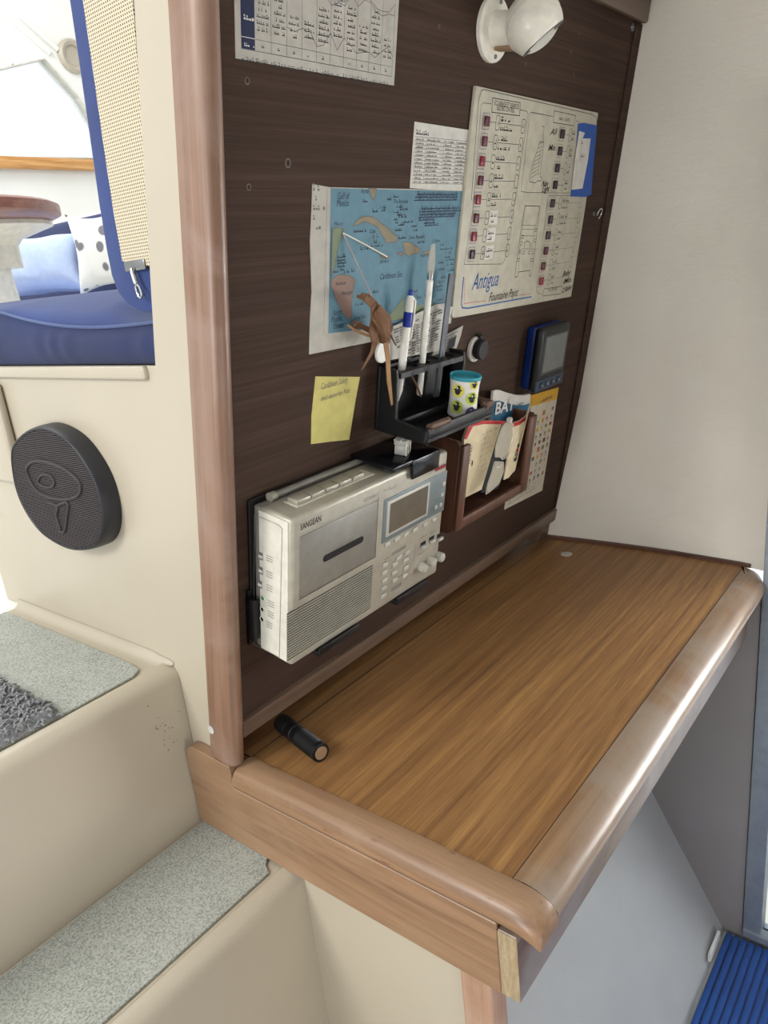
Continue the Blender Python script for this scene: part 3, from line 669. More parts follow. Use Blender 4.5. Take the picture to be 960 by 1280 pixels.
b = MB(); b.lathe([(RB + .0004, -.0015), (RB + .0009, 0), (RB + .0004, .0015)], 'silver_side', HC, (ad + Vector((-.75, .1, .3))).normalized(), 40); b.build('seam_ring', hd)
b = MB(); b.lathe([(re[0] - .001, re[1] - .002), (re[0] - .0005, re[1] + .0012), (re[0] - .004, re[1] + .0012), (re[0] - .0045, re[1] - .002)], 'steel', HC, ad, 40); b.build('lamp_rim', hd)
b = MB(); b.lathe([(0, re[1] - .0035), (re[0] - .004, re[1] - .003), (re[0] - .004, re[1] - .0045), (0, re[1] - .005)], 'lcd_grey', HC, ad, 30); b.build('lamp_glass', hd)

# ================================================================== PAPERS
def PX(*pl, n=0.0): return [P2(x, y, n) for x, y in pl]
def sheet(pl, m, th=.0006):
    b = MB(); q = PX(*pl); b.prism(q, .0001, th, m, (0, 1, 2)); return b
def org_of(pl): q = PX(*pl); return (sum(p[0] for p in q) / len(q), sum(p[1] for p in q) / len(q), .0001)
# weather table chart at the top
pl = [(294, 73), (492, 107)]
(sa0, ta0), (sa1, ta1) = PX(*pl); th = .0005
b = MB(); b.prism([(sa0, ta0), (sa1, ta1), (sa1 + .002, .835), (sa0 + .001, .835)], .0001, th, 'paper', (0, 1, 2))
bl = PX((301, 0), (318, 0), (301, 60), (318, 64)); s0, s1 = bl[2][0], bl[3][0]; tbm = (bl[2][1] + bl[3][1]) / 2
b.rect(s0, tbm, s1, .83, th + .0002, 'ink_navy'); b.scrib(s0 + .003, P2(308, 25)[1], .011, .005, th + .0004, 'paper_bright'); b.scrib(s0 + .003, tbm + .002, .011, .004, th + .0004, 'paper_bright'); b.rect(s0, tbm + .008, s1, tbm + .0086, th + .0004, 'paper_bright')
cols = 10; cw = (sa1 - .005 - s1) / cols
for i in range(cols + 1): b.rect(s1 + i * cw - .0002, tbm, s1 + i * cw + .0002, .83, th + .0002, 'ink_grey')
b.rect(s0, tbm - .0003, sa1 - .005, tbm + .0003, th + .0002, 'ink_grey'); b.rect(s1, tbm + .0080, sa1 - .005, tbm + .0084, th + .0002, 'ink_grey')
for i in range(cols):
    for g0, g1 in ((.012, .05), (.058, .12), (.125, .16)):
        nl = random.randint(3, 9); tc_ = random.uniform(g0 + .008, g1 - .006)
        if i < 2: nl = 9; tc_ = (g0 + g1) / 2
        for l in range(nl):
            t_ = tbm + tc_ + (l - nl / 2) * .0047
            if g0 + tbm < t_ < .815: wq = random.uniform(.5, .85) * cw; b.scrib(s1 + i * cw + (cw - wq) / 2, t_, wq, .0030, th + .0002, 'ink', .85)
for base in (.018, .052, .056, .105):
    pts = [(s1 + i * cw / 2, tbm + base + random.uniform(-.007, .007)) for i in range(4, cols * 2 + 1)]; b.line(pts, .0005, th + .0003, 'ink_grey')
b.scrib(s0, tbm - .0085, sa1 - s0 - .01, .0034, th + .0002, 'ink', .9)
for i in range(cols): b.scrib(s1 + (i + .4) * cw, tbm + .003, .003, .003, th + .0002, 'ink')
b.thing('paper_chart', 'large white printed table with a navy stripe at the top of the bulkhead', 'paper', ((sa0 + sa1) / 2, ta0, .0001), 'P', smooth=0)
# small table slip
pl = [(518, 152), (589, 163), (586, 190), (581, 239), (552, 238), (512, 235), (515, 190)]
b = sheet(pl, 'paper_bright', .0005); (s0, t0), (s1, t1), _, (s2, t2) = PX((518, 152), (589, 163), (586, 190), (581, 237))
b.scrib(s0 + .004, t0 - .012, .024, .005, .0007, 'ink', 1); rows = 12; top = t0 - .014; rh = (top - (t2 + .006)) / rows; x0, x1 = s0 + .002, min(s1, s2) - .003
for r in range(rows + 1): b.rect(x0, top - r * rh - .0002, x1, top - r * rh + .0002, .0007, 'ink_grey')
cx = [x0, x0 + (x1 - x0) * .2, x0 + (x1 - x0) * .52, x0 + (x1 - x0) * .76, x1]
for x in cx[1:4]: b.rect(x - .0002, top - rows * rh, x + .0002, top, .0007, 'ink_grey')
for r in range(rows):
    for i in range(4): b.scrib(cx[i] + .002, top - (r + .8) * rh, (cx[i + 1] - cx[i]) * random.uniform(.55, .8), rh * .6, .0007, 'ink', .9)
b.thing('paper_slip', 'small white slip with a ruled table above the map', 'paper', org_of(pl), 'P', smooth=0)
# map poster
pl = [(390, 230), (412, 234), (450, 235), (500, 236), (545, 237), (580, 238.5), (575, 290), (570, 345), (563, 404), (520, 413), (470, 426), (430, 434), (386, 443), (387, 400), (389, 365), (387, 300), (389, 262)]
b = sheet(pl, 'paper', .0008); n1, n2, n3 = .0010, .0013, .0016
blue = [(412.5, 235), (579, 239), (574, 290), (569, 345), (563, 396), (520, 403), (460.7, 410.7), (409.4, 416.6), (411, 330)]
b.poly(PX(*blue), n1, 'map_blue')
z6 = lambda *l: PX(*[(380 + x / 5.95, 225 + y / 5.95) for x, y in l])
z7 = lambda *l: PX(*[(480 + x / 5.95, 225 + y / 5.95) for x, y in l])
def land(pts, m):
    b.poly(pts, n2, m); b.line(pts, .0009, n3, 'ink_grey', True)
land(z6((205, 362), (245, 352), (285, 362), (280, 400), (262, 440), (245, 510), (225, 600), (212, 680), (195, 720), (195, 640)), 'land_green')
land(z6((195, 740), (240, 708), (275, 700), (300, 706), (340, 712), (375, 745), (360, 800), (352, 880), (345, 930), (350, 1000), (330, 1040), (300, 1010), (275, 980), (255, 930), (225, 880), (215, 830), (195, 800)), 'land_pink')
land(z6((345, 1045), (400, 1045), (440, 1060), (420, 1100), (375, 1100), (350, 1080)), 'land_pink')
land(z6((350, 345), (375, 310), (410, 280), (450, 268), (490, 270), (530, 290), (570, 325), (610, 350), (640, 385), (680, 420), (690, 450), (650, 462), (600, 465), (595, 440), (565, 395), (540, 350), (500, 330), (450, 310), (420, 315), (390, 330)), 'land_tan')
land(z6((470, 62), (530, 62), (525, 110), (510, 148), (495, 130), (482, 90)), 'land_tan')
land(z7((130, 460), (185, 460), (210, 480), (262, 510), (255, 540), (200, 550), (175, 570), (150, 545), (140, 505)), 'land_tan')
land(z7((85, 545), (120, 535), (140, 550), (115, 560)), 'land_pink')
land(z7((275, 540), (330, 520), (340, 545), (290, 552)), 'land_tan')
land(z6((560, 565), (600, 560), (620, 578), (580, 585)), 'land_pink')
land(z7((30, 1005), (75, 960), (110, 905), (150, 870), (140, 920), (200, 920), (300, 935), (350, 930), (300, 985), (200, 1010), (90, 1040), (30, 1050)), 'land_green')
def ztext(st, z, x, y, x2, y2, hpx, m='ink', shear=.25):
    p, q = z((x, y), (x2, y2)); b.text(st, p[0], p[1], hpx, n3, m, 0, q[0] - p[0], shear)
ztext('Gulf of', z6, 238, 142, 330, 142, .0092, 'ink_navy'); ztext('Mexico', z6, 232, 195, 325, 195, .0092, 'ink_navy')
ztext('Caribbean Sea', z6, 553, 740, 720, 725, .0092, 'ink_navy')
ztext('North', z6, 203, 1010, 272, 1005, .0088, 'ink_navy'); ztext('Pacific', z6, 190, 1060, 280, 1055, .0088, 'ink_navy'); ztext('Ocean', z6, 205, 1110, 285, 1100, .0088, 'ink_navy')
ztext('Mexico', z6, 215, 340, 280, 340, .0058); ztext('Florida', z6, 415, 98, 470, 98, .0058); ztext('Cuba', z6, 478, 395, 522, 395, .0058); ztext('Jamaica', z6, 555, 618, 620, 612, .0058)
ztext('Honduras', z6, 225, 785, 300, 785, .0058); ztext('Nicaragua', z6, 270, 855, 350, 850, .0058); ztext('Costa Rica', z6, 360, 1040, 450, 1030, .0058); ztext('The Bahamas', z7, 60, 172, 170, 172, .0058)
ztext('Dom. Republic', z7, 175, 440, 295, 436, .0058); ztext('Puerto Rico', z7, 260, 575, 340, 575, .0058); ztext('St. Martin', z7, 350, 466, 408, 466, .0058)
for (x, y, wd) in ((360, 390, 95), (410, 520, 70), (460, 500, 115), (500, 240, 40), (430, 165, 45), (230, 580, 70), (235, 603, 60), (240, 625, 65), (240, 650, 55), (245, 675, 45), (290, 690, 80), (370, 935, 65), (430, 890, 60), (500, 840, 45), (505, 430, 45), (510, 470, 50), (560, 210, 40), (568, 232, 30), (610, 150, 30), (205, 690, 40)):
    p, q = z6((x, y), (x + wd, y)); b.scrib(p[0], p[1], q[0] - p[0], .0038, n3, 'ink')
for (x, y, wd) in ((60, 130, 40), (85, 205, 45), (110, 225, 60), (60, 245, 40), (90, 265, 50), (100, 280, 60), (65, 300, 30), (140, 318, 65), (65, 322, 30), (100, 340, 40), (195, 350, 40), (200, 380, 40), (75, 380, 60), (100, 438, 55), (240, 470, 55), (395, 490, 40), (410, 520, 90), (450, 548, 40), (445, 578, 40), (455, 600, 60), (395, 622, 40), (455, 635, 50), (400, 670, 45), (465, 678, 45), (415, 730, 40), (395, 765, 45), (370, 800, 60), (385, 825, 40), (380, 900, 60), (170, 840, 70), (235, 880, 35), (290, 860, 60)):
    p, q = z7((x, y), (x + wd, y)); b.scrib(p[0], p[1], q[0] - p[0], .0036, n3, 'ink')
for r, (x, y, wd) in enumerate(((238, 112, 300), (220, 132, 320), (215, 155, 320), (270, 218, 280), (255, 240, 310), (255, 262, 270), (250, 283, 265), (250, 303, 120), (290, 325, 75), (295, 343, 100))):
    p, q = z7((x, y), (x + wd, y)); b.scrib(p[0], p[1], q[0] - p[0], .0042, n3, 'ink_navy', 1)
for r in range(5):
    p, q = z6((62, 80 + r * 72), (160 - r * 3, 80 + r * 72)); b.scrib(p[0], p[1], q[0] - p[0], .007, n1, 'ink_grey', .45)
p, q = z6((168, 60), (140, 1140)); b.line([p, q], .0004, n1, 'ink_grey')
b.thing('map_poster', 'blue printed sea map with islands on a white sheet', 'map', org_of(pl), 'P', smooth=0)
# sticky note
pl = [(394, 470.5), (449.5, 471), (444, 500), (436, 549.5), (412, 552), (388.5, 555), (389, 520)]
b = sheet(pl, 'sticky_yellow', .0006); (s0, t0), (s1, t1) = PX((400, 487), (437, 484))
b.text('Caribbean Safety', s0, t0, .010, .0008, 'ink_grey', 0, .046, .3); (s0, t0) = P2(400, 501); b.text('and security Net', s0, t0, .008, .0008, 'ink_grey', 0, .05, .3)
b.thing('sticky_note', 'yellow sticky note with handwriting to the left of the pen rack', 'note', org_of(pl), 'P', smooth=0)
# flag card
(sA, tA), (sB, tB), (sC, tC) = PX((698, 484), (677.5, 613), (630, 637)); sD, tD = sA + (sC - sB), tA + (tC - tB)
b = MB(); b.prism([(sA, tA), (sB, tB), (sC, tC), (sC, tC + .012), (sD, tD)], .0001, .0006, 'paper_warm', (0, 1, 2))
b.poly([(sA, tA), (sA - .0005, tA - .021), (sD, tD - .02), (sD, tD)], .0009, 'ochre'); b.scrib(sA - .065, tA - .014, .045, .007, .0012, 'ink_grey', .9)
icm = ['orange', 'red', 'ink', 'ink_navy', 'ochre', 'land_green', 'ink_grey', 'map_blue']
for r in range(10):
    for c in range(8):
        x = sA - .012 - c * .0165; y = tA - .036 - r * .0135
        if random.random() < .12: continue
        m = random.choice(icm); w_ = random.uniform(.006, .010); h = random.uniform(.006, .009)
        if random.random() < .5: b.rect(x - w_ / 2, y - h / 2, x + w_ / 2, y + h / 2, .0009, m); b.rect(x - w_ / 4, y - h / 3, x + w_ / 6, y + h / 5, .0011, random.choice(icm))
        else: b.poly([(x - w_ / 2, y - h / 2), (x + w_ / 2, y), (x - w_ / 3, y + h / 2)], .0009, m); b.rect(x - w_ / 3, y - h * .7, x + w_ / 2, y - h * .6, .0009, 'ink_grey')
for r in range(4): b.scrib(sC + .01, tC + .006 + r * .006, .10, .0032, .0009, 'ink_grey', .8)
b.thing('flag_card', 'tall white card of small coloured symbols with a yellow heading beneath the blue display', 'card', (sB, tB, .0001), 'P', smooth=0)

# ================================================================== ELECTRICAL PANEL
pl = [(595, 107), (748, 141), (732, 258), (714, 371), (567.5, 398), (564.5, 396), (580, 250)]
ep = thing('switch_panel', 'cream electrical switch panel with two columns of square red switches', 'switch panel', org_of(pl), 'P'); EN = .0045
b = MB(); q = PX(*pl, n=EN); b.prism(q, .0002, EN, 'plate', (0, 1, 2), .0008, 1)
e1, e2 = EN + .0002, EN + .0004
K = lambda x, y: P2(x, y, EN)
cr = lambda *l: [K(580 + x / 8, 100 + y / 8) for x, y in l]
c4 = lambda *l: [K(660 + x / 8, 130 + y / 8) for x, y in l]
c5 = lambda *l: [K(560 + x / 5.333, 250 + y / 5.333) for x, y in l]
g = 'ink_grey'; L_ = lambda pts, w_=.0007, m='ink_grey', cl=False: b.line(pts, w_, e1, m, cl)
tl, tr = K(599, 112), K(746, 146); bl_, br_ = K(575, 392), K(713, 366)
L_([K(589, 250), K(598, 125), K(602, 112.5), K(605, 112), K(740, 143), K(745, 147), K(746, 152)], .0008, 'ink')
L_(cr((90, 1280), (170, 250), (190, 228), (270, 238)), .0008); L_(cr((560, 298), (625, 312), (640, 335)) + [K(647, 230), K(631, 325), K(627, 330)] + [K(580, 330.5), K(581, 325), K(593.5, 245)], .0008)
hb = cr((285, 178), (562, 228), (555, 358), (275, 322)); L_(hb, .0008, 'ink', True)
p, q = cr((302, 250), (548, 285)); b.text('ECLAIRAGE ET SERVICES', p[0], p[1], .0075, e1, 'ink', 0, q[0] - p[0]); p, q = cr((325, 300), (500, 325)); b.text('ELECTRIC CONTROL', p[0], p[1], .0075, e1, 'ink', 0, q[0] - p[0])
L_(cr((570, 1115), (655, 345), (672, 322), (800, 345)), .0008); L_(c4((30, 85), (250, 125)), .0008); L_(c4((480, 170), (510, 175)), .0008)
L_(c4((-70, 875), (0, 885), (420, 890)), .0008)
L_(c4((262, 68), (475, 115), (460, 218), (250, 185)), .0008, 'ink', True); p, q = c4((310, 162), (415, 172)); b.text('NAV - LIGHTS', p[0], p[1], .006, e1, 'ink', 0, q[0] - p[0])
L_(c4((430, 915), (205, 915), (195, 935), (165, 1250)), .0008); L_(c5((665, 0), (588, 600), (600, 622), (625, 625)), .0008); 
L_(c5((640, 592), (760, 575), (750, 625), (630, 640)), .0008, 'ink', True); p, q = c5((665, 612), (725, 602)); b.text('MOTEUR', p[0], p[1], .006, e1, 'ink', 0, q[0] - p[0])
L_(c5((880, 160), (850, 430)), .0006)
left = [(607.3, 151.5), (604.4, 176.5), (601.5, 201.5), (599.4, 225.6), (596.5, 249.4), (594.1, 272.9), (591.3, 295.4), (589, 317.9)]
right = [(701.9, 167.5), (699, 188.7), (695.6, 210), (692.9, 231), (689.6, 254), (687.1, 274.4), (684.1, 294), (681.3, 313.4), (678.1, 332.5), (675.7, 351.2)]
o1 = K(621.9, 154.4)[0] - K(607.3, 151.5)[0]; o2 = K(653.7, 159.4)[0] - K(607.3, 151.5)[0]
sw = []
for i, (x, y) in enumerate(left):
    s_, t_ = K(x, y); sw.append((s_, t_, .0095, .0112, ['dark_red', 'dark_red', 'bright_red', 'dark_red', 'bright_red', 'dark_red', 'bright_red', 'brown_black'][i]))
    b.frame(s_ - .0075, t_ - .0085, s_ + .0075, t_ + .0085, .0006, e1, 'purple'); b.frame(s_ + o1 - .0045, t_ - .008, s_ + o1 + .0045, t_ + .008, .0009, e1, 'land_green' if i in (2, 3, 4) else 'ink_grey', .003); b.frame(s_ + o2 - .0045, t_ - .008, s_ + o2 + .0045, t_ + .008, .0009, e1, 'ink_grey', .003)
    L_([(s_ + .0075, t_), (s_ + o1 - .0045, t_)]); b.scrib(s_ + o1 - .002, t_ - .002, .004, .005, e1, 'ink'); b.scrib(s_ + o2 - .001, t_ - .002, .002, .005, e1, 'ink')
    L_([(s_ + o1 + .0045, t_), (s_ + o2 - .0045, t_)])
    if i < 5:
        b.scrib(s_ + o1 + .007, t_ + .0022, .022, .0055, e2, 'ink'); b.scrib(s_ + o1 + .007, t_ - .0078, .030 if i < 2 else .012, .0055, e2, 'ink')
    else:
        b.rect(s_ + o1 + .006, t_ - .0085, s_ + o1 + .027, t_ + .0085, e2, 'paper_bright'); b.scrib(s_ + o1 + .008, t_ + .001, .016, .0045, e2 + .0002, 'ink'); b.scrib(s_ + o1 + .008, t_ - .006, .010, .0045, e2 + .0002, 'ink')
for i, (x, y) in enumerate(right):
    s_, t_ = K(x, y); sw.append((s_, t_, .0105, .0115, ['brown_black'] * 7 + ['dark_red', 'dark_red', 'bright_red'])[0:4] + (('brown_black', 'brown_black', 'brown_black', 'brown_black', 'brown_black', 'brown_black', 'brown_black', 'dark_red', 'dark_red', 'bright_red')[i],))
    b.frame(s_ - .008, t_ - .0085, s_ + .008, t_ + .0085, .0005, e1, 'ink_grey'); oo = o1 * .98
    b.frame(s_ + oo - .004, t_ - .008, s_ + oo + .004, t_ + .008, .0008, e1, 'ink_grey', .003); L_([(s_ + .008, t_), (s_ + oo - .004, t_)]); b.scrib(s_ + oo - .0015, t_ - .002, .003, .004, e1, 'ink')
    if i >= 4:
        L_([(s_ + oo + .004, t_), (s_ + o2 * 1.02, t_)], .0005); b.scrib(s_ + oo + .007, t_ + .002, .022 if i < 6 else .010, .005, e2, 'ink'); b.scrib(s_ + oo + .007, t_ - .0075, .022 if i < 6 else .009, .005, e2, 'ink')
        if i < 9: b.frame(s_ + o2 * 1.02, t_ - .0075, s_ + o2 * 1.02 + .008, t_ + .0075, .0007, e1, 'ink_grey', .002)
    else:
        b.scrib(s_ + oo + .006, t_ + .001, .009, .005, e2, 'ink'); b.scrib(s_ + oo + .006, t_ - .006, .008, .005, e2, 'ink')
# sail drawing, hatched, and the plan of the boat
sail = c4((118, 375), (155, 380), (120, 720), (138, 745), (120, 775), (95, 765), (75, 790), (40, 782), (15, 775), (18, 720), (60, 560)); L_(sail, .0007, 'ink', True)
for k in range(9):
    p, q = c4((25 + k * 10, 740 - k * 42), (105 + k * 5, 690 - k * 38)); L_([p, q], .0006)
L_(c4((138, 220), (160, 230), (150, 300), (155, 375)), .0007, 'ink'); L_(c4((120, 440), (100, 745)), .0006)
boat = c5((512, 38), (612, 42), (595, 180), (583, 300), (568, 410), (555, 500), (540, 510), (545, 470), (468, 480), (463, 510), (445, 515), (452, 440), (470, 330), (485, 200)); L_(boat, .0008, 'ink', True)
for sg in (((515, 42), (495, 200), (478, 330), (470, 470)), ((608, 45), (572, 230), (555, 370), (545, 470))): L_(c5(*sg), .0006)
for y in (168, 195, 238, 325): L_(c5((492, y), (590, y + 2)), .0006)
for (x, y) in ((497, 245), (490, 290), (480, 345), (465, 400), (585, 200), (580, 270), (570, 350), (560, 400), (540, 350), (505, 350)): b.frame(*[v for v in (c5((x - 8, y + 10))[0] + c5((x + 8, y - 10))[0])], .0006, e1, 'ink')
L_(c5((508, 320), (510, 285), (530, 272), (548, 288), (545, 322)), .0007, 'ink')
# scripts and corner rule
p, q = c5((155, 600), (330, 570)); b.text('Antigua', p[0], p[1], .030, e2, 'pen_script_blue', 0, q[0] - p[0], .35); p, q = c5((268, 678), (462, 650)); b.text('Fountaine Pajot', p[0], p[1] + .0, .017, e2, 'ink', 0, q[0] - p[0], .35)
L_(c5((103, 515), (88, 690), (95, 718), (130, 722), (555, 645)), .0019, 'pen_script_blue'); L_(c5((112, 520), (106, 690), (250, 672)), .0006, 'red'); L_(c5((470, 635), (555, 625)), .0006, 'red')
for st, x, y, x2, z in (('Ali', 215, 310, 290, c4), ('Mo.', 195, 470, 270, c4), ('Nav', 130, 830, 200, c4), ('Light', 135, 885, 210, c4)):
    p, q = z((x, y), (x2, y)); b.text(st, p[0], p[1], .011, e2, 'ink', .08, q[0] - p[0], .4, .01)
for st, x, y, x2 in (('Baby', 760, 510, 815), ('Mo.', 765, 560, 820), ('2.5kW', 755, 620, 822)):
    p, q = c5((x, y), (x2, y - 6)); b.text(st, p[0], p[1], .011, e2, 'ink', .05, q[0] - p[0], .4, .01)
b.build('plate', ep, smooth=0)
for s_, t_, w_, h, m in sw:
    b = MB(); b.box(s_ - w_ / 2, s_ + w_ / 2, t_ - h / 2, t_ + h / 2, EN + .0002, EN + .0035, m, .0012, 2); b.box(s_ - w_ * .3, s_ - w_ * .18, t_ - h * .1, t_ + h * .3, EN + .0033, EN + .0038, 'purple'); b.build('switch', ep)
n = EN + .0009
tape = [P2(660 + x / 8, 130 + y / 8, n) for x, y in ((505, 195), (560, 190), (690, 215), (655, 600), (632, 905), (580, 928), (425, 925), (435, 860), (480, 500))]
b = MB(); b.prism(tape, EN + .0006, EN + .0011, 'blue_tape', (0, 1, 2)); b.thing('masking_tape', 'strip of blue masking tape on the right edge of the switch panel', 'tape', (tape[0][0], tape[0][1], EN), 'P', smooth=0)
n = EN + .002
pp_ = lambda l: [P2(660 + x / 8, 130 + y / 8, n) for x, y in l]
b = MB(); b.prism(pp_([(515, 270), (570, 288), (545, 345), (627, 345), (600, 560), (545, 845), (440, 858), (462, 620), (490, 430)]), EN + .0013, EN + .0020, 'paper_bright', (0, 1, 2))
b.poly(pp_([(570, 288), (545, 345), (520, 480), (535, 690), (520, 470), (520, 400)]), EN + .0022, 'paper_warm')
q = pp_([(530, 400), (530, 530)])
for (x, y) in q: b.scrib(x, y, .010, .006, EN + .0023, 'ink_grey')
b.thing('paper_scrap', 'torn white paper scrap stuck on the blue tape', 'paper', (*pp_([(520, 560)])[0], EN + .0013), 'P', smooth=0)

# ================================================================== RADIO
RS0, RS1, RT0, RT1, RN = .0255, .308, .0935, .272, .061
rd = thing('radio', 'silver portable cassette radio with number keys and a screen held against the bulkhead', 'radio', (.165, RT0, 0.005), 'P')
fr_ = lambda x, y: P2(x, y, RN)
R6 = lambda *l: [P2(290 + x / 3.31, 540 + y / 3.31, RN) for x, y in l]
R1 = lambda *l: [P2(350 + x / 4.174, 560 + y / 4.174, RN) for x, y in l]
b = MB(); b.box(RS0, RS1, RT0, RT1, .0135, RN, 'silver_plastic', .005, 3); b.box(RS0 + .002, RS1 - .002, RT0 + .002, RT1 - .002, .004, .0140, 'silver_dark', .002, 2)
N0, N1 = RN + .0002, RN + .0004
p, q = R1((105, 430), (213, 385)); b.text('SANGEAN', p[0], p[1], .0095, N0, 'ink', 0, q[0] - p[0], 0, .018)
p, q = R1((108, 452), (512, 283)); b.line([p, (q[0], p[1])], .0006, N0, 'silver_dark'); b.scrib(p[0], p[1] - .0045, (q[0] - p[0]) * .85, .0028, N0, 'ink_grey', .9)
p, q = R1((435, 285), (515, 258)); b.text('ATS 818ACS', p[0], p[1], .0062, N0, 'ink_grey', 0, q[0] - p[0])
body_mb = b
# left side plate and sockets
b = MB(); xl = RS0 - .0002
SIDE = lambda px, py: (lambda h: (h.dot(UP), h.dot(NV)))(hit(px, py, Vector((RS0, 0, 0)), Vector((1, 0, 0))))
Z2 = lambda *l: [SIDE(300 + x / 5.333, 640 + y / 5.333) for x, y in l]
b.prism([(RT0 + .004, .0145), (RT0 + .004, RN - .005), (RT1 - .004, RN - .005), (RT1 - .004, .0145)], RS0 - .0006, RS0 + .001, 'silver_side', (1, 2, 0))  # paler than the front, light from the left put into the colour
b.map = lambda x, y, n: (n, x, y)
op = Z2((100, 15), (260, 85), (285, 110), (265, 965), (95, 880)); b.line(op, .0006, RS0 - .0009, 'silver_dark', True)
for (x, y) in ((142, 292), (142, 388), (137, 480)):
    (t_, n_), = Z2((x, y)); b.rect(t_ - .0045, n_ - .0032, t_ + .0045, n_ + .0032, RS0 - .0009, 'ink_grey'); b.rect(t_ - .0025, n_ - .003, t_ + .001, n_ + .003, RS0 - .0012, 'paper_bright')
for (x, y) in ((180, 285), (180, 390), (180, 480), (190, 585), (190, 655), (180, 725)):
    for k in range(3):
        (t_, n_), = Z2((x, y + k * 16)); b.line([(t_, n_), (t_ , n_ + .009)], .0007, RS0 - .0009, 'ink_grey')
b.map = MB.map; b.build('side_plate', rd, smooth=0)
for (x, y, m) in ((155, 572, 'socket_green'), (153, 645, 'socket_dark'), (152, 712, 'socket_dark')):
    (t_, n_), = Z2((x, y)); b = MB(); c = (RS0 - .0006, t_, n_)
    b.lathe([(.0034, -.001), (.0034, .0009), (.0027, .0011), (.0024, .0004), (.0012, .0002), (.0010, -.0005)], 'silver_side', c, (-1, 0, 0), 18); b.lathe([(.0023, -.0002), (.0023, .0006), (0, .0006)], m, c, (-1, 0, 0), 14); b.build('socket', rd)
# cassette door
cdp = R6((290, 400), (607, 285), (585, 520), (270, 690)); xs = [p[0] for p in cdp]; ts = [p[1] for p in cdp]
d0, d1, e0, e1_ = (xs[0] + xs[3]) / 2, (xs[1] + xs[2]) / 2, (ts[2] + ts[3]) / 2, (ts[0] + ts[1]) / 2
b = MB(); b.box(d0, d1, e0, e1_ - .003, RN - .001, RN + .0012, 'silver_dark', .0008, 2); b.line([(d0 - .001, e0 - .0012), (d1 + .001, e0 - .0012), (d1 + .001, e1_)], .0009, RN + .0003, 'seam_dark'); cdoor = b.build('cassette_door', rd)
(wa, wb) = R6((372, 525), (540, 440)); hh = .0042; wx0, wx1 = wa[0], wb[0]; wt = (wa[1] + wb[1]) / 2
b = MB(); b.poly([(wx0 + hh * (1 - math.cos(a)) if k < 9 else wx1 - hh * (1 - math.cos(a)), wt + hh * math.sin(a)) for k, a in [(k, PI / 2 + PI * k / 8) if k < 9 else (k, -PI / 2 + PI * (k - 9) / 8) for k in range(18)]][::1] if False else
    [(wx0 + hh + hh * math.cos(PI / 2 + PI * k / 8), wt + hh * math.sin(PI / 2 + PI * k / 8)) for k in range(9)] + [(wx1 - hh + hh * math.cos(-PI / 2 + PI * k / 8), wt + hh * math.sin(-PI / 2 + PI * k / 8)) for k in range(9)], RN + .0015, 'grille_dark')
b.scrib((wx0 + wx1) / 2 - .012, wt + hh + .0015, .028, .0022, RN + .0015, 'ink_grey', .8); b.build('tape_window', cdoor, smooth=0)
# speaker grille bars
ga, gb, gc, gd = R6((240, 735), (582, 560), (570, 745), (228, 940)); g0, g1 = (ga[0] + gd[0]) / 2 - .002, (gb[0] + gc[0]) / 2; h0, h1 = (gc[1] + gd[1]) / 2, (ga[1] + gb[1]) / 2
b = MB(); b.box(g0, g1, h0, h1, RN - .0005, RN + .0003, 'grille_dark'); NBR = 19
for k in range(NBR):
    t_ = h0 + (h1 - h0) * (k + .5) / NBR; b.box(g0 - .002, g1, t_ - (h1 - h0) / NBR * .24, t_ + (h1 - h0) / NBR * .24, RN, RN + .0016, 'silver_plastic', .0005, 1)
b.build('speaker_grille', rd)
# display block
da, db, dc, dd = R6((632, 285), (893, 150), (870, 330), (610, 530)); 
D0, D1 = (da[0] + dd[0]) / 2, (db[0] + dc[0]) / 2; E1 = (da[1] + db[1]) / 2; E0 = R6((612, 490))[0][1]
b = MB(); b.box(D0, D1, E0 + .008, E1, RN - .001, RN + .0009, 'blue_grey_plastic', .0007, 2)
for (x, y, wd) in ((800, 200, 18), (795, 240, 18), (800, 275, 14)): p, = R1((x, y)); b.scrib(p[0], p[1], .012, .002, RN + .0011, 'ink_grey')
dsp = b.build('display_surround', rd)
sa_, sb_, sc_, sd_ = R6((640, 285), (815, 205), (805, 345), (632, 432)); f0, f1 = (sa_[0] + sd_[0]) / 2, (sb_[0] + sc_[0]) / 2; j0, j1 = (sc_[1] + sd_[1]) / 2, (sa_[1] + sb_[1]) / 2
b = MB(); b.box(f0, f1, j0, j1, RN, RN + .0022, 'button_light', .001, 2); b.rect(f0 + .0045, j0 + .004, f1 - .0045, j1 - .004, RN + .0024, 'lcd'); b.build('screen', dsp)
def key(x, y, w_, h, m='button_light', z=R6, name='key', th=.0022):
    (s_, t_), = z((x, y)); b = MB(); b.box(s_ - w_ / 2, s_ + w_ / 2, t_ - h / 2, t_ + h / 2, RN, RN + th, m, min(w_, h) * .2, 2); b.build(name, rd)
for (x, y) in ((640, 463), (680, 442), (718, 422), (755, 402), (797, 382), (835, 362)): key(x, y, .0105, .0056)
for (x, y) in ((688, 518), (722, 497), (630, 548), (628, 580), (672, 548), (670, 580), (718, 527), (718, 560), (628, 612), (626, 645), (624, 676), (672, 612), (714, 592)): key(x, y, .0105, .0058)
for (x, y) in ((873, 213), (840, 310), (866, 258), (860, 300)): key(x, y, .005, .0052)
for (x, y) in ((790, 472), (825, 450), (858, 440)): key(x, y, .010, .0042, 'button_light', R6, 'slider', .004)
b = body_mb
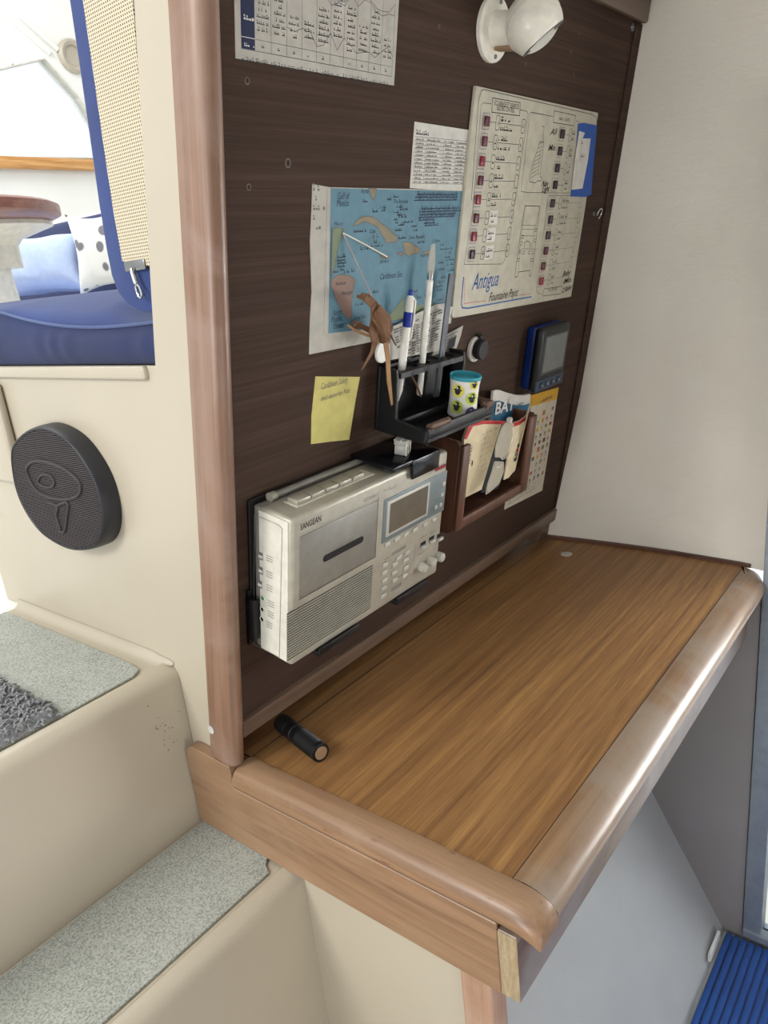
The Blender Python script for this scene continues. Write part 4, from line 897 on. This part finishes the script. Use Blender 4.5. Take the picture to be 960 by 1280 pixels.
for (x, y, w_, h) in ((690, 490, .03, .005), (680, 640, .022, .006), (790, 462, .012, .006), (825, 440, .012, .006), (856, 428, .010, .006)): (s_, t_), = R6((x, y)); b.rect(s_ - w_ / 2, t_ - h / 2, s_ + w_ / 2, t_ + h / 2, RN + .0003, 'grille_dark' if w_ < .02 else 'silver_dark')
for (x, y) in ((640, 525), (690, 600), (780, 505), (840, 485), (830, 415), (790, 435), (640, 238), (660, 235)): (s_, t_), = R6((x, y)); b.scrib(s_ - .006, t_, .014, .0024, RN + .0003, 'ink_grey')
b.line(R6((757, 445), (750, 600)), .0006, RN + .0003, 'silver_dark')
rp, rq = R6((850, 152), (895, 130)); b.rect(RS1 - .030, rp[1] - .002, RS1 - .006, rp[1] + .0025, RN + .0012, 'bright_red'); b.scrib(RS1 - .048, rp[1] - .001, .012, .002, RN + .0012, 'ink_grey')
b.build('body', rd)
for (x, y) in ((780, 556), (815, 532), (850, 512)):
    (s_, t_), = R6((x, y)); b = MB(); b.lathe([(.0062, 0), (.0060, .008), (.0050, .0095), (0, .0098)], 'button_light', (s_, t_, RN), (0, 0, 1), 20)
    for k in range(16): a = k * PI / 8; b.box(-.0005, .0005, .0056, .0064, .001, .008, 'silver_side', 0, 1, Matrix.Translation((s_, t_, RN)) @ Matrix.Rotation(a, 4, 'Z'))
    b.build('knob', rd)
# piano keys on top and the folded aerial
b = MB(); b.box(.0505, .178, RT1 - .001, RT1 + .0008, .024, .0445, 'silver_side', .0006, 1); b.build('key_well', rd)
for k in range(5):
    x0 = .0535 + k * .0222; b = MB(); b.box(x0, x0 + .0206, RT1, RT1 + .006, .0265, .042, 'silver_plastic', .0015, 2); b.rect = b.rect; b.build('piano_key', rd)
b = MB(); b.tube([(.052, RT1 + .002, .0095), (.275, RT1 + .002, .0095)], [.0042, .0042], 'silver_dark', 12); b.tube([(.045, RT1 + .002, .0095), (.0525, RT1 + .002, .0095)], .0055, 'silver_plastic', 12); b.build('aerial', rd)
# holder of the radio
hl = thing('radio_bracket', 'black wall bracket with clips gripping the silver radio', 'bracket', (.165, .19, 0), 'P')
b = MB(); b.box(RS0 - .004, RS1 - .02, RT0 + .02, RT1 + .004, .0003, .0038, 'black_plastic', .001, 1); b.build('back_plate', hl)
b = MB(); b.box(RS0 - .0095, RS0 - .0055, .108, .162, .0003, .0135, 'black_plastic', .001, 2); b.box(RS0 - .0058, RS0 - .0012, .110, .160, .0095, .0132, 'black_plastic', .001, 2); b.box(RS0 - .0085, RS0 - .004, .10, .17, .0003, .004, 'black_plastic'); b.build('clip', hl)
for x0, x1 in ((.066, .137), (.212, .281)):
    b = MB(); b.box(x0, x1, RT0 - .007, RT0 - .0008, .0003, RN + .002, 'black_plastic', .0012, 2); b.box(x0, x1, RT0 - .0068, RT0 + .004, RN + .0016, RN + .0045, 'black_plastic', .001, 2); b.build('clip', hl)
b = MB(); b.box(.186, .279, RT1 + .0065, RT1 + .0105, .0003, RN + .004, 'black_gloss', .001, 2); b.box(.223, .279, RT1 - .014, RT1 + .0102, RN + .0025, RN + .0058, 'black_gloss', .001, 2)
b.box(.188, .222, RT1 + .0045, RT1 + .009, .035, RN + .003, 'black_plastic', .001, 2); b.build('top_clip', hl)
# clear little box on the clip
q = P2(495, 569, .05); yb = RT1 + .0108; cb = thing('trinket_box', 'tiny clear plastic box standing on the black bracket above the radio', 'box', (.237, yb, .045), 'P')
rot = Matrix.Translation((.232, yb, .042)) @ Matrix.Rotation(.35, 4, 'Y')
b = MB(); b.box(-.0085, .0085, .0002, .012, -.007, .007, 'clear_plastic', .0012, 2, rot); b.build('body', cb)
b = MB(); b.box(-.0095, .0095, .0123, .0185, -.008, .008, 'clear_plastic', .0012, 2, rot)
for x in (-.0095, -.0005, .0085): b.box(x, x + .001, .0004, .0185, .0073, .0083, 'white_plastic', 0, 1, rot)
for y in (.0004, .0122, .0178): b.box(-.0095, .0095, y, y + .0008, .0073, .0083, 'white_plastic', 0, 1, rot)
for z in (-.008, 0, .007): b.box(-.0095, .0095, .0181, .0189, z, z + .001, 'white_plastic', 0, 1, rot)
b.build('lid', cb)

# ================================================================== PEN RACK AND WHAT IT HOLDS
RK0, RK1, RB0, RB1, RKN = .229, .382, .303, .3815, .0765
rk = thing('pen_rack', 'black desk organiser with pen holes and a tray mounted above the radio', 'organiser', (.30, RB0, 0), 'P')
b = MB(); b.box(RK0, RK1 - .004, RB0, RB1, .0004, .006, 'black_plastic', .0012, 2); b.build('back', rk)
b = MB(); b.prism([(RB0, .006), (RB0, RKN - .002), (RB0 + .016, RKN), (RB0 + .021, .032), (RB1 - .006, .030), (RB1, .028), (RB1, .006)], RK0, RK0 + .005, 'black_plastic', (1, 2, 0), .001, 1); b.build('side_cheek', rk)
b = MB(); b.prism([(RB0, .006), (RB0, .03), (RB1 - .01, .030), (RB1, .028), (RB1, .006)], RK1 - .009, RK1 - .004, 'black_plastic', (1, 2, 0), .001, 1); b.build('side_cheek', rk)
# tray: floor, rims and a groove
b = MB(); b.box(RK0 + .005, RK1, RB0, RB0 + .006, .006, RKN, 'black_plastic', .001, 1); b.box(RK0 + .005, RK1, RB0 + .0055, RB0 + .018, RKN - .005, RKN, 'black_plastic', .0012, 2)
b.box(RK0 + .005, RK1 - .009, RB0 + .0055, RB0 + .018, .030, .034, 'black_plastic', .001, 2); b.box(RK1 - .005, RK1, RB0 + .0055, RB0 + .018, .0305, RKN - .004, 'black_plastic', .001, 2); b.box(RK0 + .005, RK1 - .0095, RB0 + .0055, RB0 + .013, .006, .030, 'black_plastic'); b.build('tray', rk)
b = MB(); b.tube([(RK0 + .010, RB0 + .0185, RKN - .0028), (RK0 + .05, RB0 + .0185, RKN - .0028)], .0045, 'wood_brown', 8); b.build('worn_edge', rk)
b = MB(); b.tube([(RK1 - .02, RB0 + .0185, RKN - .003), (RK1 - .002, RB0 + .0175, RKN - .003), (RK1 - .0015, RB0 + .0175, .04)], .0052, 'wood_brown', 8); b.build('worn_edge', rk)
# holed shelf
bm = bmesh.new(); hs = [RK0 + .0195 + k * .0262 for k in range(5)]; hr = .0075; hz = .018
def sq_hole(x0, x1, y0, y1, cx, cy, r):
    N = 24; o = []; i_ = []
    for k in range(N):
        a = 2 * PI * k / N; c, s_ = math.cos(a), math.sin(a); m = max(abs(c) / ((x1 - cx) if c > 0 else (cx - x0)), abs(s_) / ((y1 - cy) if s_ > 0 else (cy - y0)))
        o.append((cx + c / m, cy + s_ / m)); i_.append((cx + c * r, cy + s_ * r))
    return o, i_
b = MB(); xb = [RK0 + .005] + [(hs[k] + hs[k + 1]) / 2 for k in range(4)] + [RK1 - .009]
for k in range(5):
    o, i_ = sq_hole(xb[k], xb[k + 1], .006, .0325, hs[k], hz, hr); N = 24; T, Bt = RB1 - .004, RB1 - .0105
    vs = [(x, T, z) for x, z in o] + [(x, T, z) for x, z in i_] + [(x, Bt, z) for x, z in i_] + [(x, Bt, z) for x, z in o]; fs = []
    for j in range(N):
        k2 = (j + 1) % N
        for r in range(4): fs.append((r * N + j, r * N + k2, ((r + 1) % 4) * N + k2, ((r + 1) % 4) * N + j))
    b.add(vs, fs, 'black_plastic')
b.build('pen_shelf', rk, smooth=30)
def pen_pts(p0, n0, p1, n1): return v3(P2(*p0, n0), n0), v3(P2(*p1, n1), n1)
# ballpoint
a, c = pen_pts((497.5, 501), .0195, (514, 362), .020)
a.y = max(a.y, RB0 + .0145)
d = (c - a); Lp = d.length; d.normalize(); at = lambda k: a + d * Lp * k
pn = thing('ballpoint_pen', 'white ballpoint pen with a blue grip band and clip in the pen rack', 'pen', a, 'P')
b = MB(); b.tube([at(0), at(.02), at(.10), at(.35), at(.80), at(.93), at(.95)], [.0008, .0016, .0040, .0048, .0050, .0044, .0030], 'white_plastic', 16)
k0 = at(.40); b.map = lambda x, y, n: k0 + d * x + Vector((1, 0, 0)) * y + Vector((0, 0, 1)) * n; b.scrib(-.034, -.001, .032, .0028, .0050, 'ink', .9); b.map = MB.map; b.build('barrel', pn)
b = MB(); b.tube([at(.675), at(.69), at(.80), at(.81)], [.0049, .00535, .00535, .0049], 'pen_blue', 16); b.build('grip_band', pn)
b = MB(); b.tube([at(.94), at(.995), at(1.0)], [.0026, .0026, .0018], 'pen_blue', 12); b.build('button', pn)
b = MB(); sd = Vector((.0055, 0, .002)); b.strip([at(.93) + sd * .6, at(.90) + sd * 1.15, at(.72) + sd * 1.25, at(.58) + sd * 1.2, at(.565) + sd * .9], [.004, .004, .0036, .003, .002], 'white_plastic', (0, 0, 1), .0012); b.build('clip', pn)
# white rod with a clear cap
a, c = pen_pts((524, 494), .0190, (541.5, 305), .0175); a.y = max(a.y, RB0 + .0145); d = (c - a); Lp = d.length; d.normalize()
pb = thing('craft_knife', 'white slim handle with a clear cap, tallest thing in the pen rack', 'pen', a, 'P')
b = MB(); b.tube([at(0), at(.01), at(.77), at(.78)], [.0025, .0040, .0042, .0030], 'white_plastic', 14); b.build('handle', pb)
b = MB(); b.tube([at(.775), at(.78), at(.825), at(.83)], [.0025, .0034, .0034, .002], 'steel', 12); b.build('ferrule', pb)
b = MB(); b.tube([at(.81), at(.84), at(.90), at(.96), at(1.0)], [.0038, .0046, .0044, .0034, .0026], 'frost_plastic', 14); b.build('cap', pb)
# grey ruler
a, c = pen_pts((551, 452), .0185, (564.5, 342), .0165); d0 = (c - a).normalized(); a = a - d0 * .045
b = MB(); b.strip([a, c], [.0105, .0105], 'ruler_grey', (1, 0, 0), .0022); b.thing('plastic_ruler', 'dark grey translucent strip standing in the pen rack beside the white handle', 'ruler', a, 'P')
# twig
a, c = pen_pts((513, 467), .025, (526.5, 496), .027); b = MB(); b.tube([a, (a + c) / 2 + Vector((.0005, 0, .001)), c], [.0012, .0014, .001], 'palm_dark', 6); b.thing('twig', 'thin brown stick leaning under the holed shelf of the pen rack', 'twig', c, 'P')
# cup with round stickers
cc = Vector((P2(577.5, 503, .052)[0], RB0 + .0062, .0535)); R0 = .0192; H = .0525
cu = thing('small_cup', 'small white cup with a teal inside and round stickers on the tray', 'cup', cc, 'P')
b = MB(); b.lathe([(0, .0006), (R0 * .93, .0003), (R0 * .98, .002), (R0 * .93, H * .4), (R0 * .95, H * .75), (R0 * 1.02, H * .93)], 'white_plastic', cc, (0, 1, 0), 40, False, False); bd = b.build('body', cu)
b = MB(); b.lathe([(R0 * 1.0, H * .90), (R0 * 1.05, H * .935), (R0 * 1.05, H * .99), (R0 * 1.02, H), (R0 * .96, H * .98), (R0 * .93, H * .8), (R0 * .88, .004), (0, .003)], 'teal', cc, (0, 1, 0), 40); b.build('rim', cu)
vd = W2P(CAM - Pm(*cc)); ang0 = math.atan2(vd.x, vd.z)
def stick(da, h, r, m):
    b = MB(); rr = R0 * 1.005
    def on(u, v, e): a = ang0 + da + u / rr; return cc + Vector((math.sin(a) * (rr + e), h + v, math.cos(a) * (rr + e)))
    def patch(rx, ry, ox, oy, e, mm): b.add([on(ox + rx * math.cos(2 * PI * k / 18), oy + ry * math.sin(2 * PI * k / 18), e) for k in range(18)], [tuple(range(18))], mm)
    patch(r, r, 0, 0, .0004, m); patch(r * .45, r * .55, 0, -.0005, .0007, 'ink'); patch(r * .7, r * .18, 0, r * .15, .0007, 'ink'); patch(r * .3, r * .28, r * .1, r * .55, .0007, 'ink'); patch(r * .12, r * .18, -r * .05, r * .45, .001, 'paper_bright'); b.build('sticker', cu, smooth=0)
for da, h, r, m in ((-.42, .0355, .0082, 'yellow'), (-.40, .0150, .0082, 'lime'), (.58, .0265, .0082, 'lime'), (.66, .044, .0062, 'yellow'), (.60, .0085, .0075, 'purple')): stick(da, h, r, m)
# woven palm ornament on a thread
G = lambda px, py, n: v3(P2(px, py, n), n)
po = thing('palm_ornament', 'brown woven palm-leaf ornament hanging on a thread before the map', 'ornament', G(476, 400, .03), 'P')
b = MB()
for pts, w_ in (([(452, 306 + 62), (460, 371), (468, 380), (477, 395), (486, 408)], [.003, .006, .008, .012, .008]), ([(446, 370), (456, 373), (466, 381), (474, 390)], [.002, .006, .008, .009]), ([(467, 380), (468, 395), (466, 415), (468, 428)], [.008, .011, .011, .008]), ([(473, 385), (484, 400), (488, 410), (480, 425)], [.008, .010, .010, .008]), ([(487, 396), (478, 410), (472, 420), (470, 430)], [.006, .010, .011, .008]), ([(466, 396), (475, 405), (484, 420), (485, 430)], [.008, .011, .010, .006])):
    i_ = random.random(); b.strip([G(x, y, .028 + .004 * math.sin(k * 1.7 + i_ * 6)) for k, (x, y) in enumerate(pts)], w_, 'palm_leaf', (1, .2, 0), .0016)
b.tube([G(469, 386, .026), G(476, 402, .028), G(480, 418, .026), G(478, 428, .024)], [.004, .009, .008, .004], 'palm_leaf', 8); b.build('woven_body', po)
b = MB(); b.strip([G(469, 425, .028), G(465, 440, .032), G(458, 452, .030), (G(452, 462, .026))], [.007, .005, .004, .0015], 'palm_leaf', (1, .3, 0), .001); b.build('leaf_tail', po)
b = MB(); e_ = G(490, 506, .036); e_.y = max(e_.y, RB0 + .0195); b.strip([G(482, 426, .027), G(485, 450, .036), G(486, 475, .038), e_], [.008, .007, .007, .003], 'palm_light', (1, .1, 0), .001); b.build('leaf_tail', po)
b = MB(); b.strip([G(440, 411, .010), G(450, 407, .014), G(460, 412, .02), G(468, 418, .026)], [.002, .006, .006, .004], 'palm_dark', (.3, 1, 0), .001); b.strip([G(434, 406, .008), G(444, 413, .013), G(456, 418, .02), G(468, 422, .026)], [.002, .003, .003, .003], 'palm_light', (.3, 1, 0), .001); b.build('leaf_tail', po)
b = MB(); b.strip([G(478, 398, .030), G(486, 415, .026), G(495, 432, .020)], [.004, .003, .001], 'palm_dark', (1, .3, 0), .001); b.build('leaf_tail', po)
b = MB(); b.tube([G(429, 292, .0025), G(441, 318, .008), G(452, 342, .015), G(470, 383, .027)], .0006, 'cord_pink', 6); b.build('thread', po)
b = MB(); b.tube([G(429, 291.5, .0028), G(457, 306, .0035), G(484, 321, .0028)], .0008, 'cord_white', 8); b.thing('cord', 'short white cord stretched across the map from the thread', 'cord', G(429, 291.5, .002), 'P')
# papers tucked behind the rack
def lean(pl, n0, n1, ylo, yhi, m, th=.0005):
    b = MB(); nn = lambda y: n0 + (n1 - n0) * (y - ylo) / (yhi - ylo); q = [G(x, y, nn(y)) for x, y in pl]
    k = len(q); b.add(q + [p - Vector((0, 0, th)) for p in q], [tuple(range(k)), tuple(range(2 * k - 1, k - 1, -1))] + [(i, (i + 1) % k, k + (i + 1) % k, k + i) for i in range(k)], m); return b, nn
pl = [(478, 452), (481, 425), (488, 410), (505, 402), (525, 390), (545, 380.5), (556, 379), (566, 384), (558, 415), (550, 438)]
b, nn = lean(pl, .0085, .0050, 460, 380, 'paper_bright')
for k in range(14):
    x0, y0, x1, y1 = 492 + k * .6, 413 + k * 3.1, 555 - k * .6, 386 + k * 3.4
    for j in range(9):
        if random.random() < .75:
            f0, f1 = j / 9, (j + random.uniform(.5, .95)) / 9; p, q = G(x0 + (x1 - x0) * f0, y0 + (y1 - y0) * f0, nn(y0) + .0009), G(x0 + (x1 - x0) * f1, y0 + (y1 - y0) * f1, nn(y0) + .0009); u = Vector((0, .0008, 0)); b.add([p - u, q - u, q + u, p + u], [(0, 1, 2, 3)], 'ink_grey')
b.thing('receipt', 'printed white sheet tucked behind the pens in the rack', 'paper', G(480, 450, .006), 'P', group='papers behind the pen rack', smooth=0)
pl = [(540, 445), (548, 424), (579, 407), (576, 420), (570, 437), (566, 444)]
b, nn = lean(pl, .0070, .0030, 450, 400, 'paper')
for k in range(5):
    p, q = G(550 + k, 426 + k * 4, .0062), G(572 - k * 2, 414 + k * 4, .0062); u = Vector((0, .0008, 0)); b.add([p - u, q - u, q + u, p + u], [(0, 1, 2, 3)], 'ink_grey')
b.add([G(561, 425, .0066), G(571, 419, .0066), G(568, 433, .0066), G(559, 438, .0066)], [(0, 1, 2, 3)], 'ink')
b.thing('receipt', 'small printed slip with a dark picture at the right end of the pen rack', 'paper', G(560, 440, .004), 'P', group='papers behind the pen rack', smooth=0)
c = G(478, 440, .0115); b = MB(); b.lathe([(0, -.0012), (.0125, -.0012), (.0125, .0008), (.0118, .0014), (0, .0016)], 'white_plastic', c, (0, 0, 1), 28); b.thing('white_disc', 'round white disc behind the palm leaf at the left end of the pen rack', 'disc', c, 'P')
# capped socket
c = G(592, 436, 0.0); sk = thing('power_socket', 'round white socket with a black rubber cap to the right of the pen rack', 'socket', c, 'P')
b = MB(); b.lathe([(.0175, .0004), (.0175, .004), (.0160, .0055), (.0135, .0055), (.013, .003), (0, .003)], 'white_plastic', c, (0, 0, 1), 30); b.build('ring', sk)
b = MB(); c2 = c + Vector((.001, .001, 0)); b.lathe([(.0128, .0055), (.0142, .008), (.0142, .014), (.012, .016), (0, .0162)], 'black_rubber', c2, (0, 0, 1), 28); b.strip([c + Vector((.004, .0125, .010)), c + Vector((.004, .018, .008)), c + Vector((.004, .0195, .0025))], [.010, .010, .010], 'black_rubber', (1, 0, 0), .003); b.build('cap', sk)

# ================================================================== INSTRUMENT DISPLAY
I0, I1, J0, J1, IN = .594, .6935, .281, .3815, .030
ins = thing('instrument_display', 'square instrument display with a grey screen in a black and blue case', 'display', (.643, J0, 0), 'P')
b = MB(); b.box(I0 + .006, I1 - .004, J0 + .002, J1 - .002, .0004, .0165, 'instrument_blue', .004, 3); b.build('back_case', ins)
b = MB(); b.box(I0, I1, J0, J1, .0165, IN, 'black_plastic', .006, 3); b.box(I0 + .002, I1 - .002, J0 + .001, J0 + .019, IN - .002, IN + .0006, 'instrument_band', .0008, 1); b.build('front_case', ins)
b = MB(); b.box(I0 + .012, I1 - .009, J0 + .026, J1 - .012, IN - .001, IN + .0006, 'instrument_face', .0006, 1); b.rect(I0 + .015, J0 + .030, I1 - .012, J1 - .015, IN + .0008, 'lcd_grey'); b.scrib(I0 + .04, J0 + .0215, .022, .0025, IN + .0004, 'ink_grey'); b.build('screen', ins)
for k in range(4):
    s_ = I0 + .0205 + k * .0195; t_ = J0 + .010; b = MB(); b.box(s_ - .0065, s_ + .0065, t_ - .0045, t_ + .0045, IN + .0003, IN + .0016, 'instrument_band', .001, 2); b.poly([(s_ - .0018, t_ - .0013), (s_ + .0018, t_ - .0013), (s_, t_ + .002)], IN + .0019, 'paper_bright'); b.build('button', ins)

# ================================================================== LITERATURE RACK
Q0, Q1, V0, V1, QN = .3605, .572, .130, .264, .046
qr = thing('magazine_rack', 'brown wooden literature rack beside the radio', 'rack', (.48, V0, 0), 'P')
b = MB(); b.prism([(V0 - .012, .0004), (V0 - .004, QN - .006), (V0, QN), (V1 - .006, QN), (V1, QN - .006), (V1, .0004)], Q0, Q0 + .007, 'rack_wood', (1, 2, 0), .001, 1); b.box(Q0, Q0 + .018, V0 + .002, V1 - .004, QN - .0005, QN + .0065, 'rack_wood', .002, 2); b.build('side_board', qr)
b = MB(); b.box(Q1 - .007, Q1, V0 + .002, V1 - .004, .0004, QN, 'rack_wood', .001, 1); b.box(Q1 - .020, Q1, V0 + .002, V1 - .006, QN - .0005, QN + .0060, 'rack_wood', .002, 2); b.build('side_board', qr)
b = MB(); b.box(Q0 + .007, Q1 - .007, V0 + .004, V0 + .010, .0004, QN, 'rack_wood'); b.box(Q0 + .0185, Q1 - .0205, V0 + .002, V0 + .018, QN - .0005, QN + .006, 'rack_wood', .002, 2); b.build('bottom_rail', qr)
b = MB(); b.box(Q0 + .0072, Q1 - .0072, V0 + .0104, V1 - .05, .0006, .003, 'rack_wood'); b.build('back_board', qr)
yb = V0 + .0105
def booklet(pl, n, th, m, border, marks):
    b = MB(); q = PX(*pl, n=n); q = [(x, max(y, yb)) for x, y in q]; b.prism(q, n - th, n, m, (0, 1, 2)); return b
# cream booklet with red border (left)
n = .036; pl = [(579.5, 623), (580, 550), (586, 533), (604, 526), (628, 526.5), (622, 545), (602, 612)]
b = booklet(pl, n, .004, 'cream_paper', None, None); b.poly(PX((579.5, 549), (586, 532), (604, 525.5), (631, 526), (630, 530.5), (605, 530), (591, 533), (583, 549), n=n), n + .0003, 'red')
p = P2(586, 563, n); b.text('TRAVEL', p[0], p[1] + .004, .012, n + .0003, 'ink', -PI / 2, .028); p = P2(590, 579, n); b.disc(p[0], p[1], .002, .005, n + .0003, 'ink', 8)
for r in range(8):
    p, q = PX((600, 545 + r * 6.5), (621 - r * 1.6, 540 + r * 6.5), n=n); b.scrib(p[0], p[1], q[0] - p[0], .003, n + .0003, 'ink_grey', .35)
b.thing('booklet', 'cream booklet with a red top border standing at the left of the wooden rack', 'booklet', (*P2(590, 615, n), n - .004), 'P', group='leaflets in the wooden rack', smooth=0)
# black sheet put in for the shaded gap between the leaflets
n = .030; b = booklet([(601, 616), (605, 600), (624, 535), (629, 527), (645, 526), (640, 560), (622, 612)], n, .004, 'ink', None, None); b.thing('gap_shade', 'black sheet put in as the shade of the gap between the two red-bordered leaflets', 'gap_shade', (*P2(612, 612, n), n - .004), 'P', group='leaflets in the wooden rack', smooth=0)
# second leaflet curving at the right
n = .024; b = MB()
top = [(641, 529), (650, 526), (658, 520), (664, 511), (667, 503)]; bot = [(630, 600), (636, 597), (640, 592), (644, 588), (650, 560)]
nn = [.036, .037, .038, .040, .042]
fa = [v3(P2(*t_, k), k) for t_, k in zip(top, nn)]; fb = [v3(P2(*t_, k), k) for t_, k in zip(bot, nn)]
for p in fa + fb: p.y = max(p.y, yb); p.x = min(p.x, Q1 - .0095)
def quadstrip(a, c, m, off=0.0, th=.002):
    k = len(a); o = Vector((0, 0, off)); t_ = Vector((0, 0, th)); vs = [p + o for p in a] + [p + o for p in c] + [p + o - t_ for p in a] + [p + o - t_ for p in c]; fs = []
    for i in range(k - 1): fs += [(i, k + i, k + i + 1, i + 1), (2 * k + i, 2 * k + i + 1, 3 * k + i + 1, 3 * k + i), (i, i + 1, 2 * k + i + 1, 2 * k + i), (k + i, 3 * k + i, 3 * k + i + 1, k + i + 1)]
    fs += [(0, 2 * k, 3 * k, k), (k - 1, 2 * k - 1, 4 * k - 1, 3 * k - 1)]; b.add(vs, fs, m)
quadstrip(fa, fb, 'cream_paper'); lerp = lambda A_, B_, k: [x + (y - x) * k for x, y in zip(A_, B_)]
quadstrip(fa, lerp(fa, fb, .07), 'red', .0004, .0003)
for k, m in ((.5, 'ink'), (.58, 'red'), (.66, 'ink_grey'), (.74, 'ink')):
    p = lerp(fa, fb, k)[2] + Vector((0, 0, .0008)); b.rect(p.x - .006, p.y - .003, p.x + .006, p.y + .003, p.z, m)
b.thing('booklet', 'cream leaflet with a red top edge curling at the right of the wooden rack', 'booklet', fb[2], 'P', group='leaflets in the wooden rack', smooth=50)
# rolled brochure behind, white top with a teal band
n = .012; b = MB(); top = [(617, 489), (624, 487.5), (634, 491), (646, 494), (656, 494), (663, 492.5)]; bot = [(612, 540), (622, 541), (632, 543), (645, 545), (655, 543), (662, 538)]; nn = [.018, .015, .012, .011, .012, .015]
fa = [v3(P2(*t_, k), k) for t_, k in zip(top, nn)]; fb = [v3(P2(*t_, k), k) for t_, k in zip(bot, nn)]
for p in fb: p.y = max(p.y, yb)
quadstrip(fa, fb, 'paper_bright', 0, .004)
k1_, k2_ = .24, .72; a1, a2 = lerp(fa, fb, k1_), lerp(fa, fb, k2_); quadstrip(a1, a2, 'teal_ink', .0005, .0003)
p = lerp(fa, fb, .62); q = p[0] + Vector((.006, .002, .0015)); b.text('BAY', q.x, q.y, .026, p[2].z + .0075, 'paper_bright', -.08, .062, 0, .02); p = lerp(fa, fb, .2); b.scrib(p[3].x, p[3].y - .0035, .022, .004, p[2].z + .0012, 'ink_grey', .9)
b.thing('brochure', 'rolled white brochure with a dark teal band at the back of the wooden rack', 'brochure', fb[2], 'P', group='leaflets in the wooden rack', smooth=50)
# clear eyeglasses hung over the rack
gl = thing('reading_glasses', 'clear frameless reading glasses hanging down the front of the wooden rack', 'glasses', G(625, 590, .054), 'P')
def lens(ed):
    b = MB(); k = len(ed); f_ = [G(x, y, n_) for x, y, n_ in ed]; t_ = Vector((0, 0, .0018)); b.add(f_ + [p - t_ for p in f_], [tuple(range(k)), tuple(range(2 * k - 1, k - 1, -1))] + [(i, k + i, k + (i + 1) % k, (i + 1) % k) for i in range(k)], 'frost_plastic'); b.build('lens', gl, smooth=30)
lens([(629, 532, .052), (635, 527, .050), (641, 530, .050), (641, 545, .052), (637, 560, .054), (632, 572, .056), (620, 572, .056), (620, 560, .055), (624, 545, .053)])
lens([(619, 577, .056), (630, 577, .056), (630, 590, .057), (624, 605, .058), (613, 615, .058), (608, 618, .058), (610, 606, .058), (615, 592, .057)])
b = MB(); b.tube([G(625, 570, .057), G(628, 574, .060), G(631, 573, .060), G(633, 569, .057)], .0009, 'clear_plastic', 8); b.tube([G(619, 581, .058), G(621, 584, .061), G(625, 584, .061), G(627, 580, .058)], .0009, 'clear_plastic', 8); b.build('bridge', gl)
b = MB(); b.tube([G(639, 527, .051), G(643, 534, .056), G(642, 550, .058), G(638, 562, .058), G(634, 571, .057)], .0008, 'clear_plastic', 8); b.lathe([(0, -.004), (.004, -.003), (.0048, 0), (.004, .003), (0, .004)], 'clear_plastic', G(637, 525, .052), (0, 0, 1), 14); b.build('temple', gl)

# ================================================================== SMALL FITTINGS
c = G(744, 268, 0); hk = thing('screw_hook', 'small steel hook screwed in near the right edge of the bulkhead', 'hook', c, 'P')
b = MB(); b.lathe([(.0035, .0003), (.003, .0012), (.0012, .0016), (.0012, .006)], 'steel', c + Vector((-.006, .001, 0)), (0, 0, 1), 12); b.build('screw', hk)
b = MB(); b.tube([c + Vector((-.006 + .0075 - .0075 * math.cos(a), .001 + .0075 * math.sin(a) * 1.1, .006 + .002 * math.sin(a))) for a in [-.3 + k * 4.6 / 16 for k in range(17)]], .0011, 'chrome', 8); b.build('loop', hk)
c = G(790.5, 34, 0); sw_ = MB(); sw_.lathe([(.0062, .0003), (.0060, .0012), (.0035, .0016), (.0034, .0010), (.003, .0024), (.001, .0030)], 'steel', c, (0, 0, 1), 20); sw_.box(-.003, .003, -.0005, .0005, .0024, .0031, 'seam_dark', 0, 1, Matrix.Translation(c) @ Matrix.Rotation(.6, 4, 'Z')); sw_.thing('screw', 'steel screw with a cup washer at the top right corner of the bulkhead', 'screw', c, 'P')
q = AX(708, 693, 2, ZT); b = MB(); b.lathe([(0, .0003), (.0105, .0003), (.0105, .0012), (.0095, .0016), (0, .0014)], 'grommet', q, (0, 0, 1), 28); b.thing('plug_cover', 'small pale disc set in the back of the table near the hull', 'disc', q)
# torch lying under the bulkhead
r = .0118; t0 = AX(401, 941, 2, ZT + r + .0008); t1 = AX(356, 906, 2, ZT + r + .0008); d = (t1 - t0).normalized(); T = lambda k, up=0: t0 + d * k + Vector((0, 0, up))
fl = thing('flashlight', 'black metal flashlight lying on the table under the bulkhead edge', 'flashlight', T(.04) - Vector((0, 0, r)))
b = MB(); pr = [(.0095, -.0008), (r * .98, .0), (r, .004)]
for k in range(14): z = .006 + k * .0026; pr += [(r, z), (r * .93, z + .0007), (r * .93, z + .0016), (r, z + .0022)]
pr += [(r, .046), (r * .9, .049), (r * .9, .054)]; b.lathe(pr, 'black_plastic', T(0), d, 28); b.build('barrel', fl)
b = MB(); b.lathe([(0, -.0014), (.0078, -.0014), (.0082, -.0008), (.0082, .0005)], 'cork', T(0), d, 24); b.build('tail_button', fl)
b = MB(); b.lathe([(r * .9, .0541), (r * .98, .055), (r * .98, .066), (r * .9, .068), (r * .98, .0700), (r * .98, .086), (r * .94, .090), (0, .0905)], 'black_plastic', T(0), d, 28); b.build('head', fl)
